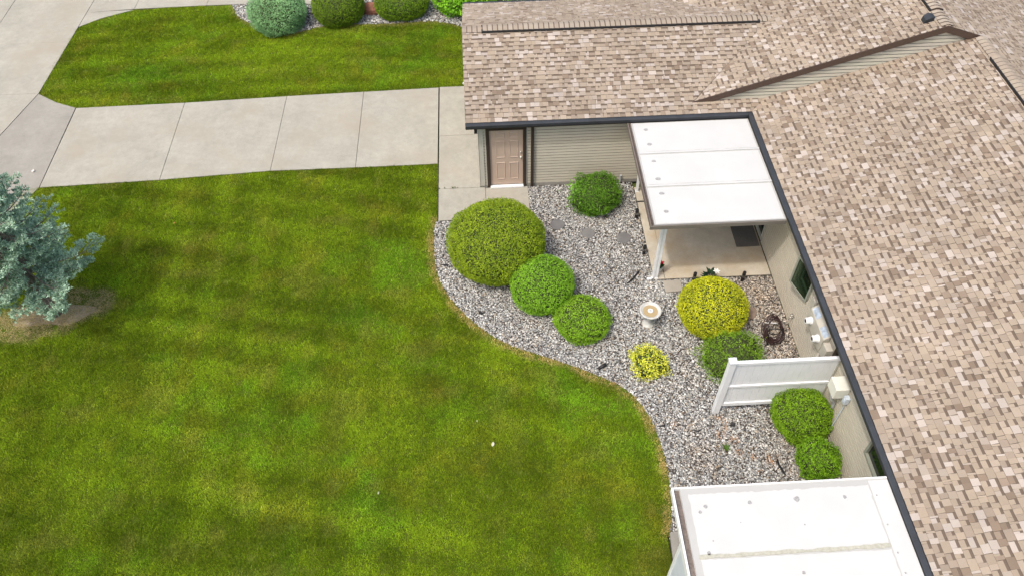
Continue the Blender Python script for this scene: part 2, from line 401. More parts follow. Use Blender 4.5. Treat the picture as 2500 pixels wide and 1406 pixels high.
def lay(polys, amap, z0=H):
    """amap(a, b) -> (x, y); b = horizontal run from the eave"""
    bmax = max(p[1] for q in polys for p in q); amin = min(p[0] for q in polys for p in q); amax = max(p[0] for q in polys for p in q)
    # normal direction (horizontal down-slope component)
    x0, y0 = amap(0, 0); x1, y1 = amap(0, 1); dxn, dyn = x1-x0, y1-y0
    N = (-P*dxn/K, -P*dyn/K, 1/K)
    for k in range(int(bmax/CH)+1):
        b0, b1 = k*CH-.0001*k, (k+1)*CH
        a = amin-random.random()*.3; up = random.random() < .5; lastc = 2
        while a < amax:
            up = not up if random.random() < .88 else up
            w = random.choice([.035, .07, .09, .10, .11, .12, .13, .14, .16, .20]) if up else random.choice([.04, .07, .09, .10, .12, .13, .15, .18])
            ci = random.choices(range(8), SWT)[0] if random.random() < .9 else lastc; lastc = ci
            c0 = SC[ci]; v = random.uniform(.91, 1.09)*.93; c0 = tuple(q*v for q in c0)
            if up: c0 = tuple(q*1.03 for q in c0)
            sk = random.uniform(-.012, .012) if up else 0
            base = [(a, b0), (a+w, b0), (a+w+sk, b1), (a+sk, b1)]
            thick = .016 if up else .009
            band = (not up) and random.random() < .86
            for cp in polys:
                q = clip(base, cp)
                if len(q) < 3: continue
                ar = abs(sum(q[i][0]*q[(i+1) % len(q)][1]-q[(i+1) % len(q)][0]*q[i][1] for i in range(len(q))))/2
                if ar < .0004: continue
                V = []; F = []; C = []
                def P3(pt, off):
                    x, y = amap(*pt); z = z0+P*pt[1]
                    return (x+N[0]*off, y+N[1]*off, z+N[2]*off)
                def h(pt): return lerp(thick, .0015, min(1, max(0, (pt[1]-b0)/CH)))
                bs = b0+CH*(.66 if band else 2)
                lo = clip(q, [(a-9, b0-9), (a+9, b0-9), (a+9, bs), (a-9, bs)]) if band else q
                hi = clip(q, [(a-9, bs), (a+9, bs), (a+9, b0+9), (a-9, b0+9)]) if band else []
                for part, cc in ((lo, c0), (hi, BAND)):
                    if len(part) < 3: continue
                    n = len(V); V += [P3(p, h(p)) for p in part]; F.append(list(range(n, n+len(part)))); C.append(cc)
                # skirt (butt and side edges)
                nq = len(q); n = len(V)
                V += [P3(p, h(p)) for p in q]+[P3(p, -.006) for p in q]
                for i in range(nq):
                    j = (i+1) % nq
                    if q[i][1] > b0+CH*.98 and q[j][1] > b0+CH*.98: continue
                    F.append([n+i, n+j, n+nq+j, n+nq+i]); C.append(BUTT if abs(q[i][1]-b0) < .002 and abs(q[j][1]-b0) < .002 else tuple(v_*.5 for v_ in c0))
                x, y = amap(*q[0]); tabs.append((V, F, C, (x, y, z0+P*q[0][1])))
            a += w+.003

gf = lambda a, b: (a, -E+b)
lay([[(XL, 0), (7.0275, 0), (7.4275, .4), (XL, .4)], [(XL, .4), (5.529, .4), (X1+RG, RG), (XL, RG)]], gf)
gb = lambda a, b: (a, 2*RG-E-b)
lay([[(XL, 0), (X1, 0), (X1+RG, RG), (XL, RG)]], gb)
s2 = lambda a, b: (X2+b, a)
lay([[(YS, 0), (-.19, 0), (YG, .4), (YG, R2-X2), (YS, R2-X2)]], s2)
s1 = lambda a, b: (X1+b, a)
lay([[(YG-.03, .4), (YG-.03, R1-X1), (2.728, R1-X1), (2.728, RG)], [(2.728, RG), (2*RG-E, 0), (YN, 0), (YN, R1-X1), (2.728, R1-X1)]], s1)
XE = R1+(R1-X1)
es = lambda a, b: (XE-b, a)
lay([[(YG-.03, 0), (YN, 0), (YN, R1-X1), (YG-.03, R1-X1)], [(-6, 0), (YG-.03, 0), (YG-.03, XE-R2), (-6, XE-R2)]], es)

# roof boards beneath the shingles, with soffit depth
roof = MB()
def deck(poly, amap, t=.09, off=-.012):
    n = len(poly); top = []; bot = []
    for (a, b) in poly:
        x, y = amap(a, b); z = H+P*b; top.append((x, y, z+off)); bot.append((x, y, z+off-t))
    roof.add(top+bot, [list(range(n)), list(range(n, 2*n))[::-1]]+[(i, (i+1) % n, n+(i+1) % n, n+i) for i in range(n)], (.16, .12, .1))
deck([(XL+.01, .01), (7.02, .01), (7.42, .4), (XL+.01, .4)], gf)
deck([(XL+.01, .4), (5.529, .4), (X1+RG, RG), (XL+.01, RG)], gf)
deck([(XL+.01, .01), (X1, .01), (X1+RG, RG), (XL+.01, RG)], gb)
deck([(YS, .01), (-.19, .01), (YG, .41), (YG, R2-X2), (YS, R2-X2)], s2)
deck([(YG-.02, .41), (YG-.02, R1-X1), (2.728, R1-X1), (2.728, RG)], s1, .05)
deck([(2.728, RG), (2*RG-E, 0), (YN, 0), (YN, R1-X1), (2.728, R1-X1)], s1)
deck([(YG-.02, 0), (YN, 0), (YN, R1-X1), (YG-.02, R1-X1)], es)
deck([(YS, 0), (YG-.02, 0), (YG-.02, XE-R2), (YS, XE-R2)], es)
roof_o = roof.build('roof', m_attr('roof_deck', .9, speck=(20, .1)), house)

tabs_d = sorted(range(len(tabs)), key=lambda i: (tabs[i][3][0]-CAMP[0])**2+(tabs[i][3][1]-CAMP[1])**2+(tabs[i][3][2]-CAMP[2])**2)
# the largest visible ones: on the wing beside the camera, inside the frame
vis = [i for i in tabs_d if tabs[i][3][0] > X2-.02 and tabs[i][3][1] > -12.6 and tabs[i][3][0] < 9.6][:290]
vis_set = set(vis)
for i in vis:
    V, F, C, c = tabs[i]; m = MB()
    n = 0; m.v = list(V); m.f = [list(q) for q in F]; m.c = list(C)
    me = bpy.data.meshes.new('shingle'); me.from_pydata(m.v, [], m.f)
    at = me.color_attributes.new('Col', 'FLOAT_COLOR', 'CORNER'); cc = []
    for q, c3 in zip(m.f, m.c): cc += [*c3, 1]*len(q)
    at.data.foreach_set('color', cc); me.materials.append(M_shingle); link('shingle', me, roof_o)
V = []; F = []; C = []
for i in range(len(tabs)):
    if i in vis_set: continue
    v, f_, c, _ = tabs[i]; n = len(V); V += v; F += [[k+n for k in q] for q in f_]; C += c
me = bpy.data.meshes.new('shingle_courses'); me.from_pydata(V, [], F)
at = me.color_attributes.new('Col', 'FLOAT_COLOR', 'CORNER'); cc = []
for q, c3 in zip(F, C): cc += [*c3, 1]*len(q)
at.data.foreach_set('color', cc); me.materials.append(M_shingle)
tag(link('shingle_courses', me, roof_o), kind='stuff')

# ridge caps and ridge vents
def ridge(p0, p1, z, axis, vent=None, slope=1):
    """caps along a ridge; axis 'x' or 'y'; vent=(from,to) raises caps on a black slotted vent"""
    L = p1-p0; n = int(abs(L)/.142); w = .155
    for k in range(n):
        a = p0+L*k/n; b = p0+L*(k+1)/n
        rise = .035 if vent and vent[0] <= (a+b)/2 <= vent[1] else .0
        c0 = random.choice([(.32, .275, .22), (.31, .26, .21), (.295, .247, .198), (.33, .285, .235)])
        m = MB(); prof = []
        for t in (-1, -.55, -.2, 0, .2, .55, 1):
            prof.append((t*w, -P*abs(t)*w+.03+rise-(.012 if abs(t) < .1 else 0)))
        def P3(s, u, q):
            if axis[0] == 'x': return (s, axis[1]+u, z+q)
            return (axis[1]+u, s, z+q)
        sm = lerp(a, b, .80)
        for (s0, s1, h0, h1, cc) in ((a, sm, .010, .003, c0), (sm, b, .003, .001, BAND)):
            vs = [P3(s0, u, q+h0) for u, q in prof]+[P3(s1, u, q+h1) for u, q in prof]
            m.add(vs, [(i, i+1, i+8, i+7) for i in range(6)], cc)
        vs = [P3(a, u, q+.010) for u, q in prof]+[P3(a, u, q-.03-rise*.0) for u, q in prof]
        m.add(vs, [(i, i+1, i+8, i+7) for i in range(6)], BUTT)
        m.build('ridge_cap', M_shingle, roof_o)
    if vent:
        m = MB(); a, b = vent
        for sgn in (-1, 1):
            u0, u1 = sgn*(w+.0), sgn*(w+.022)
            zz = z-P*w
            q = [(u0*.2, z+.02-.005), (u0*.97, zz+.035+.03-.004), (u1, zz+.052), (u1, zz-.01), (u0*.2, z-.02)]
            vs = []
            for s in (a, b):
                for u, q_ in q: vs.append((s, axis[1]+u, q_) if axis[0] == 'x' else (axis[1]+u, s, q_))
            m.add(vs, [(i, (i+1) % 5, 5+(i+1) % 5, 5+i) for i in range(5)]+[(0, 1, 2, 3, 4), (9, 8, 7, 6, 5)])
        # slots
        m.build('ridge_vent', M_black, roof_o)
ridge(XL+.005, X1+RG+.05, H+P*RG, ('x', RG-E), (-.08, 7.72))
ridge(YG, YN, H+P*(R1-X1), ('y', R1), (.92, 12.5))
ridge(YG-.10, YS, H+P*(R2-X2), ('y', R2), (-15.5, -.78))
# roof vent pipe with hood
rx, ry = 11.26, .62; rz = H+P*(rx-X1)
m = MB(); m.add([(rx-.11, ry-.10, rz-.02), (rx+.11, ry-.10, rz+.05), (rx+.11, ry+.10, rz+.05), (rx-.11, ry+.10, rz-.02),
                 (rx-.10, ry-.12, rz+.09), (rx+.02, ry-.13, rz+.17), (rx+.13, ry-.10, rz+.15), (rx+.12, ry+.10, rz+.15), (rx+.0, ry+.11, rz+.17), (rx-.10, ry+.08, rz+.10)],
                [(0, 1, 6, 5, 4), (1, 2, 7, 6), (2, 3, 9, 8, 7), (3, 0, 4, 9), (4, 5, 8, 9), (5, 6, 7, 8)])
m.build('roof_vent_hood', M_slate, roof_o, bevel=.008)

# gutters with covers and dark fascia
gut = MB()
gx0, gx1 = XL-.005, WX-.31
gut.add([(gx0, -.31, H-.005), (gx1, -.31, H-.005), (gx1, -.195, H+.008), (gx0, -.195, H+.008), (gx0, -.30, H-.11), (gx1, -.30, H-.11), (gx1, -.195, H-.11), (gx0, -.195, H-.11)],
        [(0, 1, 2, 3), (4, 7, 6, 5), (0, 4, 5, 1), (1, 5, 6, 2), (2, 6, 7, 3), (3, 7, 4, 0)])
o = gut.build('gutter', M_slate, house, bevel=.012)
gut = MB(); a, b = WX-.31, WX-.195
gut.add([(a, -.195, H-.005), (a, YS, H-.005), (b, YS, H+.008), (b, -.195, H+.008), (a+.01, -.195, H-.11), (a+.01, YS, H-.11), (b, YS, H-.11), (b, -.195, H-.11)],
        [(0, 1, 2, 3), (4, 7, 6, 5), (0, 4, 5, 1), (1, 5, 6, 2), (2, 6, 7, 3), (3, 7, 4, 0)])
gut.build('gutter', M_slate, house, bevel=.012)
gut = MB(); gut.box((XL, 2*RG-E+.005, H-.11), (X1, 2*RG-E+.12, H)); gut.build('gutter', M_slate, house, bevel=.012)
# gutter lip (black strip painted in as the shadow gap where the shingles meet the cover)
m = MB(); m.box((XL, -.20, H-.02), (WX-.2, -.188, H+.013)); m.build('shadow_gap_strip', M_black, house)
m = MB(); m.box((WX-.203, YS, H-.02), (WX-.190, -.19, H+.013)); m.build('shadow_gap_strip', M_black, house)
# rake boards of the garage gable
for (y0, y1, z0, z1) in ((-E, RG-E, H, H+P*RG), (RG-E, 2*RG-E, H+P*RG, H)):
    m = MB(); m.add([(XL-.004, y0, z0-.15), (XL-.004, y1, z1-.15), (XL-.004, y1, z1+.004), (XL-.004, y0, z0+.004), (XL+.03, y0, z0-.15), (XL+.03, y1, z1-.15), (XL+.03, y1, z1-.014), (XL+.03, y0, z0-.014)],
                    [(0, 1, 2, 3), (7, 6, 5, 4), (0, 4, 5, 1), (3, 2, 6, 7), (0, 3, 7, 4), (1, 5, 6, 2)])
    m.build('rake_board', M_canfascia, house)
# soffits
m = MB(); m.box((XL, -.29, H-.135), (WX, -.0, H-.115)); m.box((WX-.29, YS, H-.136), (WX, -.29, H-.116)); m.box((XL, 0, H-.136), (XW, 2*RG-E, H-.116)); m.build('soffit', M_brown, house)

# walls --------------------------------------------------------------
M_lapshade = m_plain('lap_shade_backing', (.15, .135, .11), .9)  # wall backing darkened so the siding gaps read as shade under each lap
SD = (.49, .452, .372)
def siding(parent, segs, origin, dirv, nrm, z0, z1, step=.1016, col=SD, gr=.024):
    """segs(zmid) -> list of (t0,t1) along dirv; one board object per segment"""
    n = int(round((z1-z0)/step)); cache = {}
    for k in range(n):
        a = z0+k*step; b = min(a+step, z1)
        for (t0, t1) in segs(a+.5*step):
            if t1-t0 < .02: continue
            v = random.uniform(.975, 1.025); cc = tuple(q*v for q in col)
            key = (round(t0, 3), round(t1, 3))
            m = MB()
            def Q(t, d, z): return (origin[0]+dirv[0]*t+nrm[0]*d, origin[1]+dirv[1]*t+nrm[1]*d, z)
            m.add([Q(t0, .012, a), Q(t1, .012, a), Q(t1, .008, b-gr), Q(t0, .008, b-gr), Q(t0, -.002, b-gr), Q(t1, -.002, b-gr), Q(t0, .006, a), Q(t1, .006, a), Q(t0, .004, a+.01), Q(t1, .004, a+.01)],
                  [(0, 1, 2, 3), (3, 2, 5, 4), (0, 6, 7, 1), (6, 8, 9, 7)], cc)
            me = m.mesh('siding_board', M_siding); link('siding_board', me, parent)
DX0, DX1 = -.10, 1.012       # door opening incl. brown frame
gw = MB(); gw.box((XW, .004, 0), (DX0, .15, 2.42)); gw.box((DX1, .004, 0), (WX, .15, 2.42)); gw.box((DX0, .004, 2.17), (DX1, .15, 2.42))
gwo = gw.build('wall', M_lapshade, house)
siding(gwo, lambda z: [(XW+.12, DX0-.028), (DX1+.028, WX-.02)] if z < 2.19 else [(XW+.12, WX-.02)], (0, .003), (1, 0), (0, -1), .12, 2.37)
m = MB(); m.box((XW-.02, -.035, .10), (XW+.12, .0, 2.38)); m.box((XW-.024, -.035, .10), (XW-.003, .12, 2.38)); m.build('corner_board', M_trim, house, bevel=.004)
m = MB(); m.box((XW-.008, -.015, 0), (DX0-.01, .003, .118)); m.box((DX1+.01, -.015, 0), (WX, .003, .118)); m.build('foundation', M_conc_new, house)
m = MB(); m.box((DX0-.03, -.026, .1), (DX0, .0, 2.20)); m.box((DX1, -.026, .1), (DX1+.03, .0, 2.20)); m.box((DX0, -.026, 2.165), (DX1, .0, 2.20)); m.build('door_trim', M_trim, house)
# door
dr_ = MB(); dr_.box((-.006, .01, .10), (.920, .055, 2.10)); door = dr_.build('door', M_door, house, bevel=.003)
fr = MB(); fr.box((DX0, -.045, .03), (-.008, .06, 2.165)); fr.box((.922, -.045, .03), (DX1, .06, 2.165)); fr.box((-.008, -.045, 2.102), (.922, .06, 2.165)); fr.build('door_frame', M_brown, door, bevel=.003)
def dpanel(x0, x1, z0, z1):
    m = MB(); d = .034
    ring = [(x0, .0095, z0), (x1, .0095, z0), (x1, .0095, z1), (x0, .0095, z1)]
    mid = [(x0+.016, -.006, z0+.016), (x1-.016, -.006, z0+.016), (x1-.016, -.006, z1-.016), (x0+.016, -.006, z1-.016)]
    inn = [(x0+d, .007, z0+d), (x1-d, .007, z0+d), (x1-d, .007, z1-d), (x0+d, .007, z1-d)]
    m.add(ring+mid+inn, [(i, (i+1) % 4, 4+(i+1) % 4, 4+i) for i in range(4)]+[(4+i, 4+(i+1) % 4, 8+(i+1) % 4, 8+i) for i in range(4)]+[(8, 9, 10, 11)])
    m.build('door_panel', M_door, door)
for xa, xb in ((.165, .42), (.535, .79)):
    dpanel(xa, xb, .30, .93); dpanel(xa, xb, 1.10, 1.70); dpanel(xa, xb, 1.80, 2.00)
for z, nm in ((1.28, 'deadbolt'), (1.10, 'door_knob')):
    m = MB(); m.lathe([(.032, 0), (.032, -.012), (.014, -.016), (.014, -.035), (.030, -.045), (.030, -.06), (.015, -.068)] if nm == 'door_knob' else [(.030, 0), (.030, -.018), (.02, -.026)], (0, 0, 0), 16)
    m.v = [(.862+x, .01+z_, z+y) for (x, y, z_) in m.v]; m.build(nm, M_steel, door, smooth=True)
m = MB(); m.box((-.02, -.095, .035), (.935, .01, .085)); m.build('threshold', M_whitem, door, bevel=.005)
# downspout beside the door and the lantern round the corner
def downspout(x0, x1, y0, y1, zt=H-.1, zb=.05, parent=house, mat=M_brown, nm='downspout'):
    m = MB(); m.box((x0, y0, zb), (x1, y1, zt)); m.build(nm, mat, parent, bevel=.008)
downspout(1.135, 1.215, -.085, -.024)
m = MB(); m.box((1.125, -.20, H-.17), (1.225, -.02, H-.112)); m.build('downspout_elbow', M_brown, house, bevel=.01)
m = MB(); m.box((XW-.115, -.02, H-.50), (XW-.03, .05, H-.28)); m.box((XW-.13, -.035, H-.28), (XW-.02, .065, H-.22)); m.box((XW-.06, .0, H-.28), (XW-.02, .03, H-.16))
tag(m.build('wall_lantern', M_black, bevel=.006), 'small black wall lantern under the eave at the garage corner', 'lantern')
# west garage wall, back walls
m = MB(); m.box((XW, .15, 0), (XW+.15, 5.3, 2.42)); wo_ = m.build('wall', M_beigebox, house)
siding(wo_, lambda z: [(.15, 5.3)], (XW, 0), (0, 1), (-1, 0), .12, 2.37)
m = MB(); m.box((XW+.15, 5.15, 0), (X1+.3, 5.3, 2.42)); m.box((X1+.15, 5.31, 0), (X1+.3, YN, 2.42)); m.build('wall', M_beigebox, house)
m = MB(); m.add([(XW, .0, 2.4), (XW, 5.3, 2.4), (XW, RG-E, 2.4+P*(RG-.2)), (XW+.1, .0, 2.4), (XW+.1, 5.3, 2.4), (XW+.1, RG-E, 2.4+P*(RG-.2))], [(0, 1, 2), (3, 5, 4), (0, 3, 4, 1), (1, 4, 5, 2), (2, 5, 3, 0)]); m.build('gable_wall', M_beigebox, house)
# main wing wall with openings: patio door, casement window, second window
OP = [(-2.62, -.80, .08, 2.10), (-5.72, -5.08, 1.42, 2.22), (-11.35, -9.68, 1.42, 2.22)]
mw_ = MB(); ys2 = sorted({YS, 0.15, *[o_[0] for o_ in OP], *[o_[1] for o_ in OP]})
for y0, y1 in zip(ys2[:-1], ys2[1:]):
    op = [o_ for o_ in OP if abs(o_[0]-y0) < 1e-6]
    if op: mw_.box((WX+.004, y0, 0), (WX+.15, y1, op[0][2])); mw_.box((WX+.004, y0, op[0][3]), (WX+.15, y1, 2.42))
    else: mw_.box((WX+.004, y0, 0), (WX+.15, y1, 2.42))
mwo = mw_.build('wall', M_lapshade, house)
def segm(z):
    s = [(YS, -.03)]
    for (a, b, c, d) in OP:
        pad = .035 if b < -3 else .02
        if c-pad < z < d+pad:
            n = []
            for (p, q) in s:
                if p < a-pad and b+pad < q: n += [(p, a-pad), (b+pad, q)]
                else: n.append((p, q))
            s = n
    return s
siding(mwo, segm, (WX+.003, 0), (0, 1), (-1, 0), .03, 2.365, gr=.028)
m = MB(); m.box((WX+.14, YS, 0), (WX+3, .15, .02)); m.box((WX+2.9, YS, 0), (WX+3, .15, 2.4)); m.build('interior_wall', M_room, house)
# patio door
pd = MB(); a, b, c, d = OP[0]; X = WX
for (y0, y1, z0, z1) in ((a, a+.06, c, d), (b-.06, b, c, d), (a+.06, b-.06, c, c+.06), (a+.06, b-.06, d-.06, d), ((a+b)/2-.03, (a+b)/2+.03, c+.06, d-.06)): pd.box((X-.02, y0, z0), (X+.07, y1, z1))
pdo = pd.build('patio_door', M_trim, house, bevel=.004)
m = MB(); m.box((X+.04, a+.05, c+.05), (X+.05, b-.05, d-.05)); m.build('pane', M_glass, pdo)
# windows
def window(op, mull=False):
    a, b, c, d = op; w = MB()
    for (y0, y1, z0, z1) in ((a-.03, a+.035, c-.03, d+.03), (b-.035, b+.03, c-.03, d+.03), (a+.035, b-.035, c-.03, c+.035), (a+.035, b-.035, d-.035, d+.03)): w.box((WX-.028, y0, z0), (WX+.06, y1, z1))
    return w.build('window', M_sash, house, bevel=.004)
w1 = window(OP[1]); w2 = window(OP[2])
m = MB(); m.box((WX+.03, -11.32, 1.45), (WX+.04, -9.71, 2.19)); m.build('pane', M_glass, w2)
m = MB(); m.box((WX-.012, -5.69, 1.452), (WX+.02, -5.11, 1.478)); m.box((WX-.012, -5.145, 1.478), (WX+.02, -5.115, 2.19)); m.build('inner_rail', M_whitem, w1)
m = MB(); m.box((WX+.05, -5.69, 1.45), (WX+.06, -5.11, 2.19)); m.build('pane', M_glass, w1)
# opened casement sash, hinged at its near side and swung outwards
hx, hy = WX-.035, -5.735; ang = math.radians(15.5); L = .70
dirs = (-math.sin(ang), math.cos(ang))
def SB(m, t0, t1, z0, z1, th=.018):
    nx, ny = dirs[1]*th, -dirs[0]*th
    q = [(hx+dirs[0]*t+s*nx, hy+dirs[1]*t+s*ny) for t, s in ((t0, -1), (t1, -1), (t1, 1), (t0, 1))]
    m.prism(q, z0, z1)
m = MB(); zs0, zs1 = 1.30, 2.2
SB(m, 0, L, zs0, zs0+.045); SB(m, 0, L, zs1-.045, zs1); SB(m, 0, .05, zs0+.045, zs1-.045); SB(m, L-.055, L, zs0+.045, zs1-.045)
so_ = m.build('casement_sash', M_sash, house, bevel=.004)
m = MB(); SB(m, .05, L-.055, zs0+.045, zs1-.045, .005); m.build('pane', M_pane, so_)

# gable of the higher roof (siding triangle facing the camera)
zg = lambda x: (H+P*.4) if x < X2+.4 else H+P*(x-X2)
top = lambda x: (H+P*(x-X1)) if x < R1 else H+P*(R1-X1)-P*(x-R1)
m = MB(); xs = [5.529, X2+.4, R1, 12.55]
lo = [(5.6, zg(5.6)), (X2+.4, zg(X2+.4)), (12.5, zg(12.5))]; hi = [(12.5, zg(12.5)+.005), (R1, top(R1)-.02), (5.6, zg(5.6)+.01)]
q = lo+hi; n = len(q)
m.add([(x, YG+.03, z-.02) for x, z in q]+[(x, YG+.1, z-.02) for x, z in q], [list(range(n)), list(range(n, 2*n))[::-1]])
gab = m.build('gable_wall', M_lapshade, house)
zz = H+P*.4; k = 0
while zz < top(R1)-.1:
    z0, z1 = zz, zz+.1016
    # span between lower roof line and rake at this height
    xl0 = X1+(z0-H)/P; xl1 = X1+(z1-H)/P
    xr0 = X2+(z0-H)/P if z0 > H+P*.4+.001 else X2+.4; xr1 = X2+(z1-H)/P
    xe0 = R1+(H+P*(R1-X1)-z0)/P; xe1 = R1+(H+P*(R1-X1)-z1)/P
    xr0, xr1 = min(xr0, xe0), min(xr1, xe1)
    cc = tuple(q*random.uniform(.98, 1.02)*1.0 for q in (.50, .472, .395))
    m = MB()
    m.add([(xl0, YG+.002, z0), (xr0, YG+.002, z0), (xr1, YG+.008, z1-.028), (max(xl1, xl0), YG+.008, z1-.028), (xr0, YG+.012, z0), (xl0, YG+.012, z0), (xr1, YG+.029, z1-.028), (max(xl1, xl0), YG+.029, z1-.028)],
          [(0, 1, 2, 3), (0, 5, 4, 1), (3, 2, 6, 7)], cc)
    if xr0-xl0 > .05: m.build('siding_board', M_siding, gab)
    zz += .1016
# brown rake fascias
def rake(x0, x1, up=.012, dn=.17, y0=YG-.055, y1=YG+.02):
    m = MB(); z0, z1 = top(x0), top(x1)
    m.add([(x0, y0, z0+up), (x1, y0, z1+up), (x1, y0, z1-dn), (x0, y0, z0-dn), (x0, y1, z0+up-.012), (x1, y1, z1+up-.012), (x1, y1, z1-dn), (x0, y1, z0-dn)],
          [(0, 1, 2, 3), (7, 6, 5, 4), (0, 4, 5, 1), (3, 2, 6, 7), (1, 5, 6, 2), (0, 3, 7, 4)])
    m.build('rake_board', M_fascia, house)
rake(5.36, R1); rake(R1, 12.62, dn=.17)

# ------------------------------------------------------------------ patio cover 1
cov = thing('patio_cover', (4.1, -3.7, 0), 'white flat patio cover with two seams in the corner between garage and main wing', 'patio cover', 'flat white patio covers')
def wob(p0, p1, w, z0, z1, n=40, amp=.012, seed=1):
    """long strip with wavering edges"""
    r_ = random.Random(seed); V = []; F = []
    p0, p1 = Vector(p0), Vector(p1); d = (p1-p0); nn = Vector((-d.y, d.x)).normalized()
    m = MB(); q = []; a_ = b_ = 0
    L1 = []; L2 = []
    for i in range(n+1):
        a_ = a_*.6+r_.uniform(-amp, amp); b_ = b_*.6+r_.uniform(-amp, amp)
        c = p0+d*(i/n); L1.append(c+nn*(w/2+a_)); L2.append(c-nn*(w/2+b_))
    vs = [(p.x, p.y, z1) for p in L1]+[(p.x, p.y, z1) for p in L2]+[(p.x, p.y, z0) for p in L1]+[(p.x, p.y, z0) for p in L2]
    N = n+1
    for i in range(n):
        F += [(i, i+1, N+i+1, N+i), (i, 2*N+i, 2*N+i+1, i+1), (N+i, N+i+1, 3*N+i+1, 3*N+i)]
    m.add(vs, F); return m
CT = 2.40; cx0, cx1, cy0, cy1 = 3.80, WX-.315, -4.08, -.33
seams = [-1.55, -2.77]
yb = [cy1]+seams+[cy0]
def rough_panel(x0, y0, x1, y1, z0, z1, seed, amp=.01, n=36):
    r_ = random.Random(seed); pts = []
    for (a, b) in (((x0, y0), (x1, y0)), ((x1, y0), (x1, y1)), ((x1, y1), (x0, y1)), ((x0, y1), (x0, y0))):
        k = max(4, int(math.hypot(b[0]-a[0], b[1]-a[1])/.06)); w_ = 0
        dx_, dy_ = b[0]-a[0], b[1]-a[1]; l_ = math.hypot(dx_, dy_)
        for i in range(k):
            w_ = w_*.5+r_.uniform(-amp, amp); t = i/k
            pts.append((a[0]+dx_*t-dy_/l_*abs(w_), a[1]+dy_*t+dx_/l_*abs(w_)))
    m = MB(); m.prism(pts, z0, z1); return m
m = MB(); m.box((cx0-.03, cy0+.0, CT-.03), (cx1, cy1, CT-.006)); m.build('roof_panel_base', M_rworn, cov)
for i in range(3):
    y1, y0 = yb[i], yb[i+1]
    rough_panel(cx0+.01, y0+(.056 if i < 2 else .02), cx1-.04, y1-(.056 if i > 0 else .02), CT-.006, CT, 10+i).build('roof_panel', M_rwhite, cov)
for i, y in enumerate(seams): wob((cx0, y), (cx1-.01, y), .058, CT-.006, CT+.02, 50, .004, 20+i).build('seam', M_rwhite, cov)
for y in (-.62, -1.21, -1.86, -2.52, -3.04, -3.66):
    rr = random.uniform(.05, .062); pts = [(4.12+rr*1.1*math.cos(t)*random.uniform(.85, 1.15), y+rr*.8*math.sin(t)*random.uniform(.85, 1.15)) for t in np.linspace(0, 2*math.pi, 13)[:-1]]
    m = MB(); m.prism(pts, CT-.001, CT+.012); m.build('sealed_screw', M_patch, cov, bevel=.004)
m = MB(); m.box((3.67, cy0-.02, CT-.10), (3.70, cy1, CT+.01)); m.box((3.74, cy0-.02, CT-.10), (3.765, cy1, CT-.005)); m.box((3.70, cy0-.02, CT-.10), (3.77, cy1, CT-.07)); m.build('side_gutter', M_trough, cov, bevel=.004)
m = MB(); m.box((3.66, cy0-.055, CT-.115), (cx1, cy0-.022, CT-.004)); m.build('front_fascia', M_canfascia, cov, bevel=.004)
m = MB(); m.box((3.77, cy0, CT-.10), (cx1, cy1, CT-.034)); m.build('ceiling_panel', M_whitem, cov)
for (px_, py_) in ((4.17, -3.73), (4.17, -.46)):
    m = MB(); m.box((px_-.035, py_-.03, .055), (px_+.035, py_+.04, CT-.1)); m.box((px_-.05, py_-.05, .05), (px_+.05, py_+.06, .065)); m.build('post', M_whitem, cov, bevel=.004)
m = MB(); m.box((4.055, -3.76, .10), (4.125, -3.70, CT-.12))
m.tube([(4.09, -3.73, .16), (4.085, -3.735, .08), (4.03, -3.75, .055), (3.93, -3.77, .05)], .036, 10); m.box((3.72, -3.76, CT-.16), (4.125, -3.70, CT-.105))
m.build('downspout', M_whitem, cov, bevel=.006)

# ------------------------------------------------------------------ patio cover 2 (near, over a porch)
cv2 = thing('patio_cover', (3.1, -11, 0), 'large white patio cover with brown trough on its left, at the bottom of the photo', 'patio cover', 'flat white patio covers')
C2 = 2.46; a0, a1, b0, b1 = 3.10, WX-.315, -15.6, -10.73
m = MB(); m.box((a0, b0, C2-.03), (a1, b1, C2-.006)); m.build('roof_panel_base', M_rworn, cv2)
rough_panel(a0+.12, -11.97, 6.52, b1-.11, C2-.006, C2, 31, .02).build('roof_panel', M_rwhite, cv2)
rough_panel(a0+.12, -14.2, 6.52, -12.03, C2-.006, C2, 32, .012).build('roof_panel', M_rwhite, cv2)
rough_panel(6.535, b0, a1-.01, b1-.03, C2-.006, C2+.002, 33, .003).build('flashing_panel', M_rwhite, cv2)
wob((a0+.1, -11.995), (6.52, -11.965), .06, C2-.006, C2+.008, 50, .012, 34).build('seam', M_seal, cv2)
m = MB(); m.box((2.985, b0, C2-.10), (3.10, b1, C2-.07)); m.build('trough', M_trough, cv2)
m = MB(); m.box((2.945, b0, C2-.12), (2.985, b1+.02, C2+.02)); m.box((2.985, b1-.0, C2-.12), (a1, b1+.03, C2+.01)); m.build('edge_trim', M_whitem, cv2, bevel=.005)
m = MB(); m.box((a0, b0, C2-.10), (a1, b1, C2-.034)); m.build('ceiling_panel', M_whitem, cv2)
for (x, y, rr) in ((3.50, -11.09, .036), (3.38, -11.19, .03), (4.30, -11.06, .038), (5.15, -11.04, .05), (6.02, -11.05, .034), (3.38, -11.93, .035), (4.9, -12.35, .03), (3.5, -11.72, .013), (5.16, -11.52, .013), (4.05, -11.42, .01)):
    pts = [(x+rr*math.cos(t)*random.uniform(.75, 1.2), y+rr*math.sin(t)*random.uniform(.75, 1.2)) for t in np.linspace(0, 2*math.pi, 12)[:-1]]
    m = MB(); m.prism(pts, C2-.001, C2+.008); m.build('sealed_screw', M_patch, cv2)
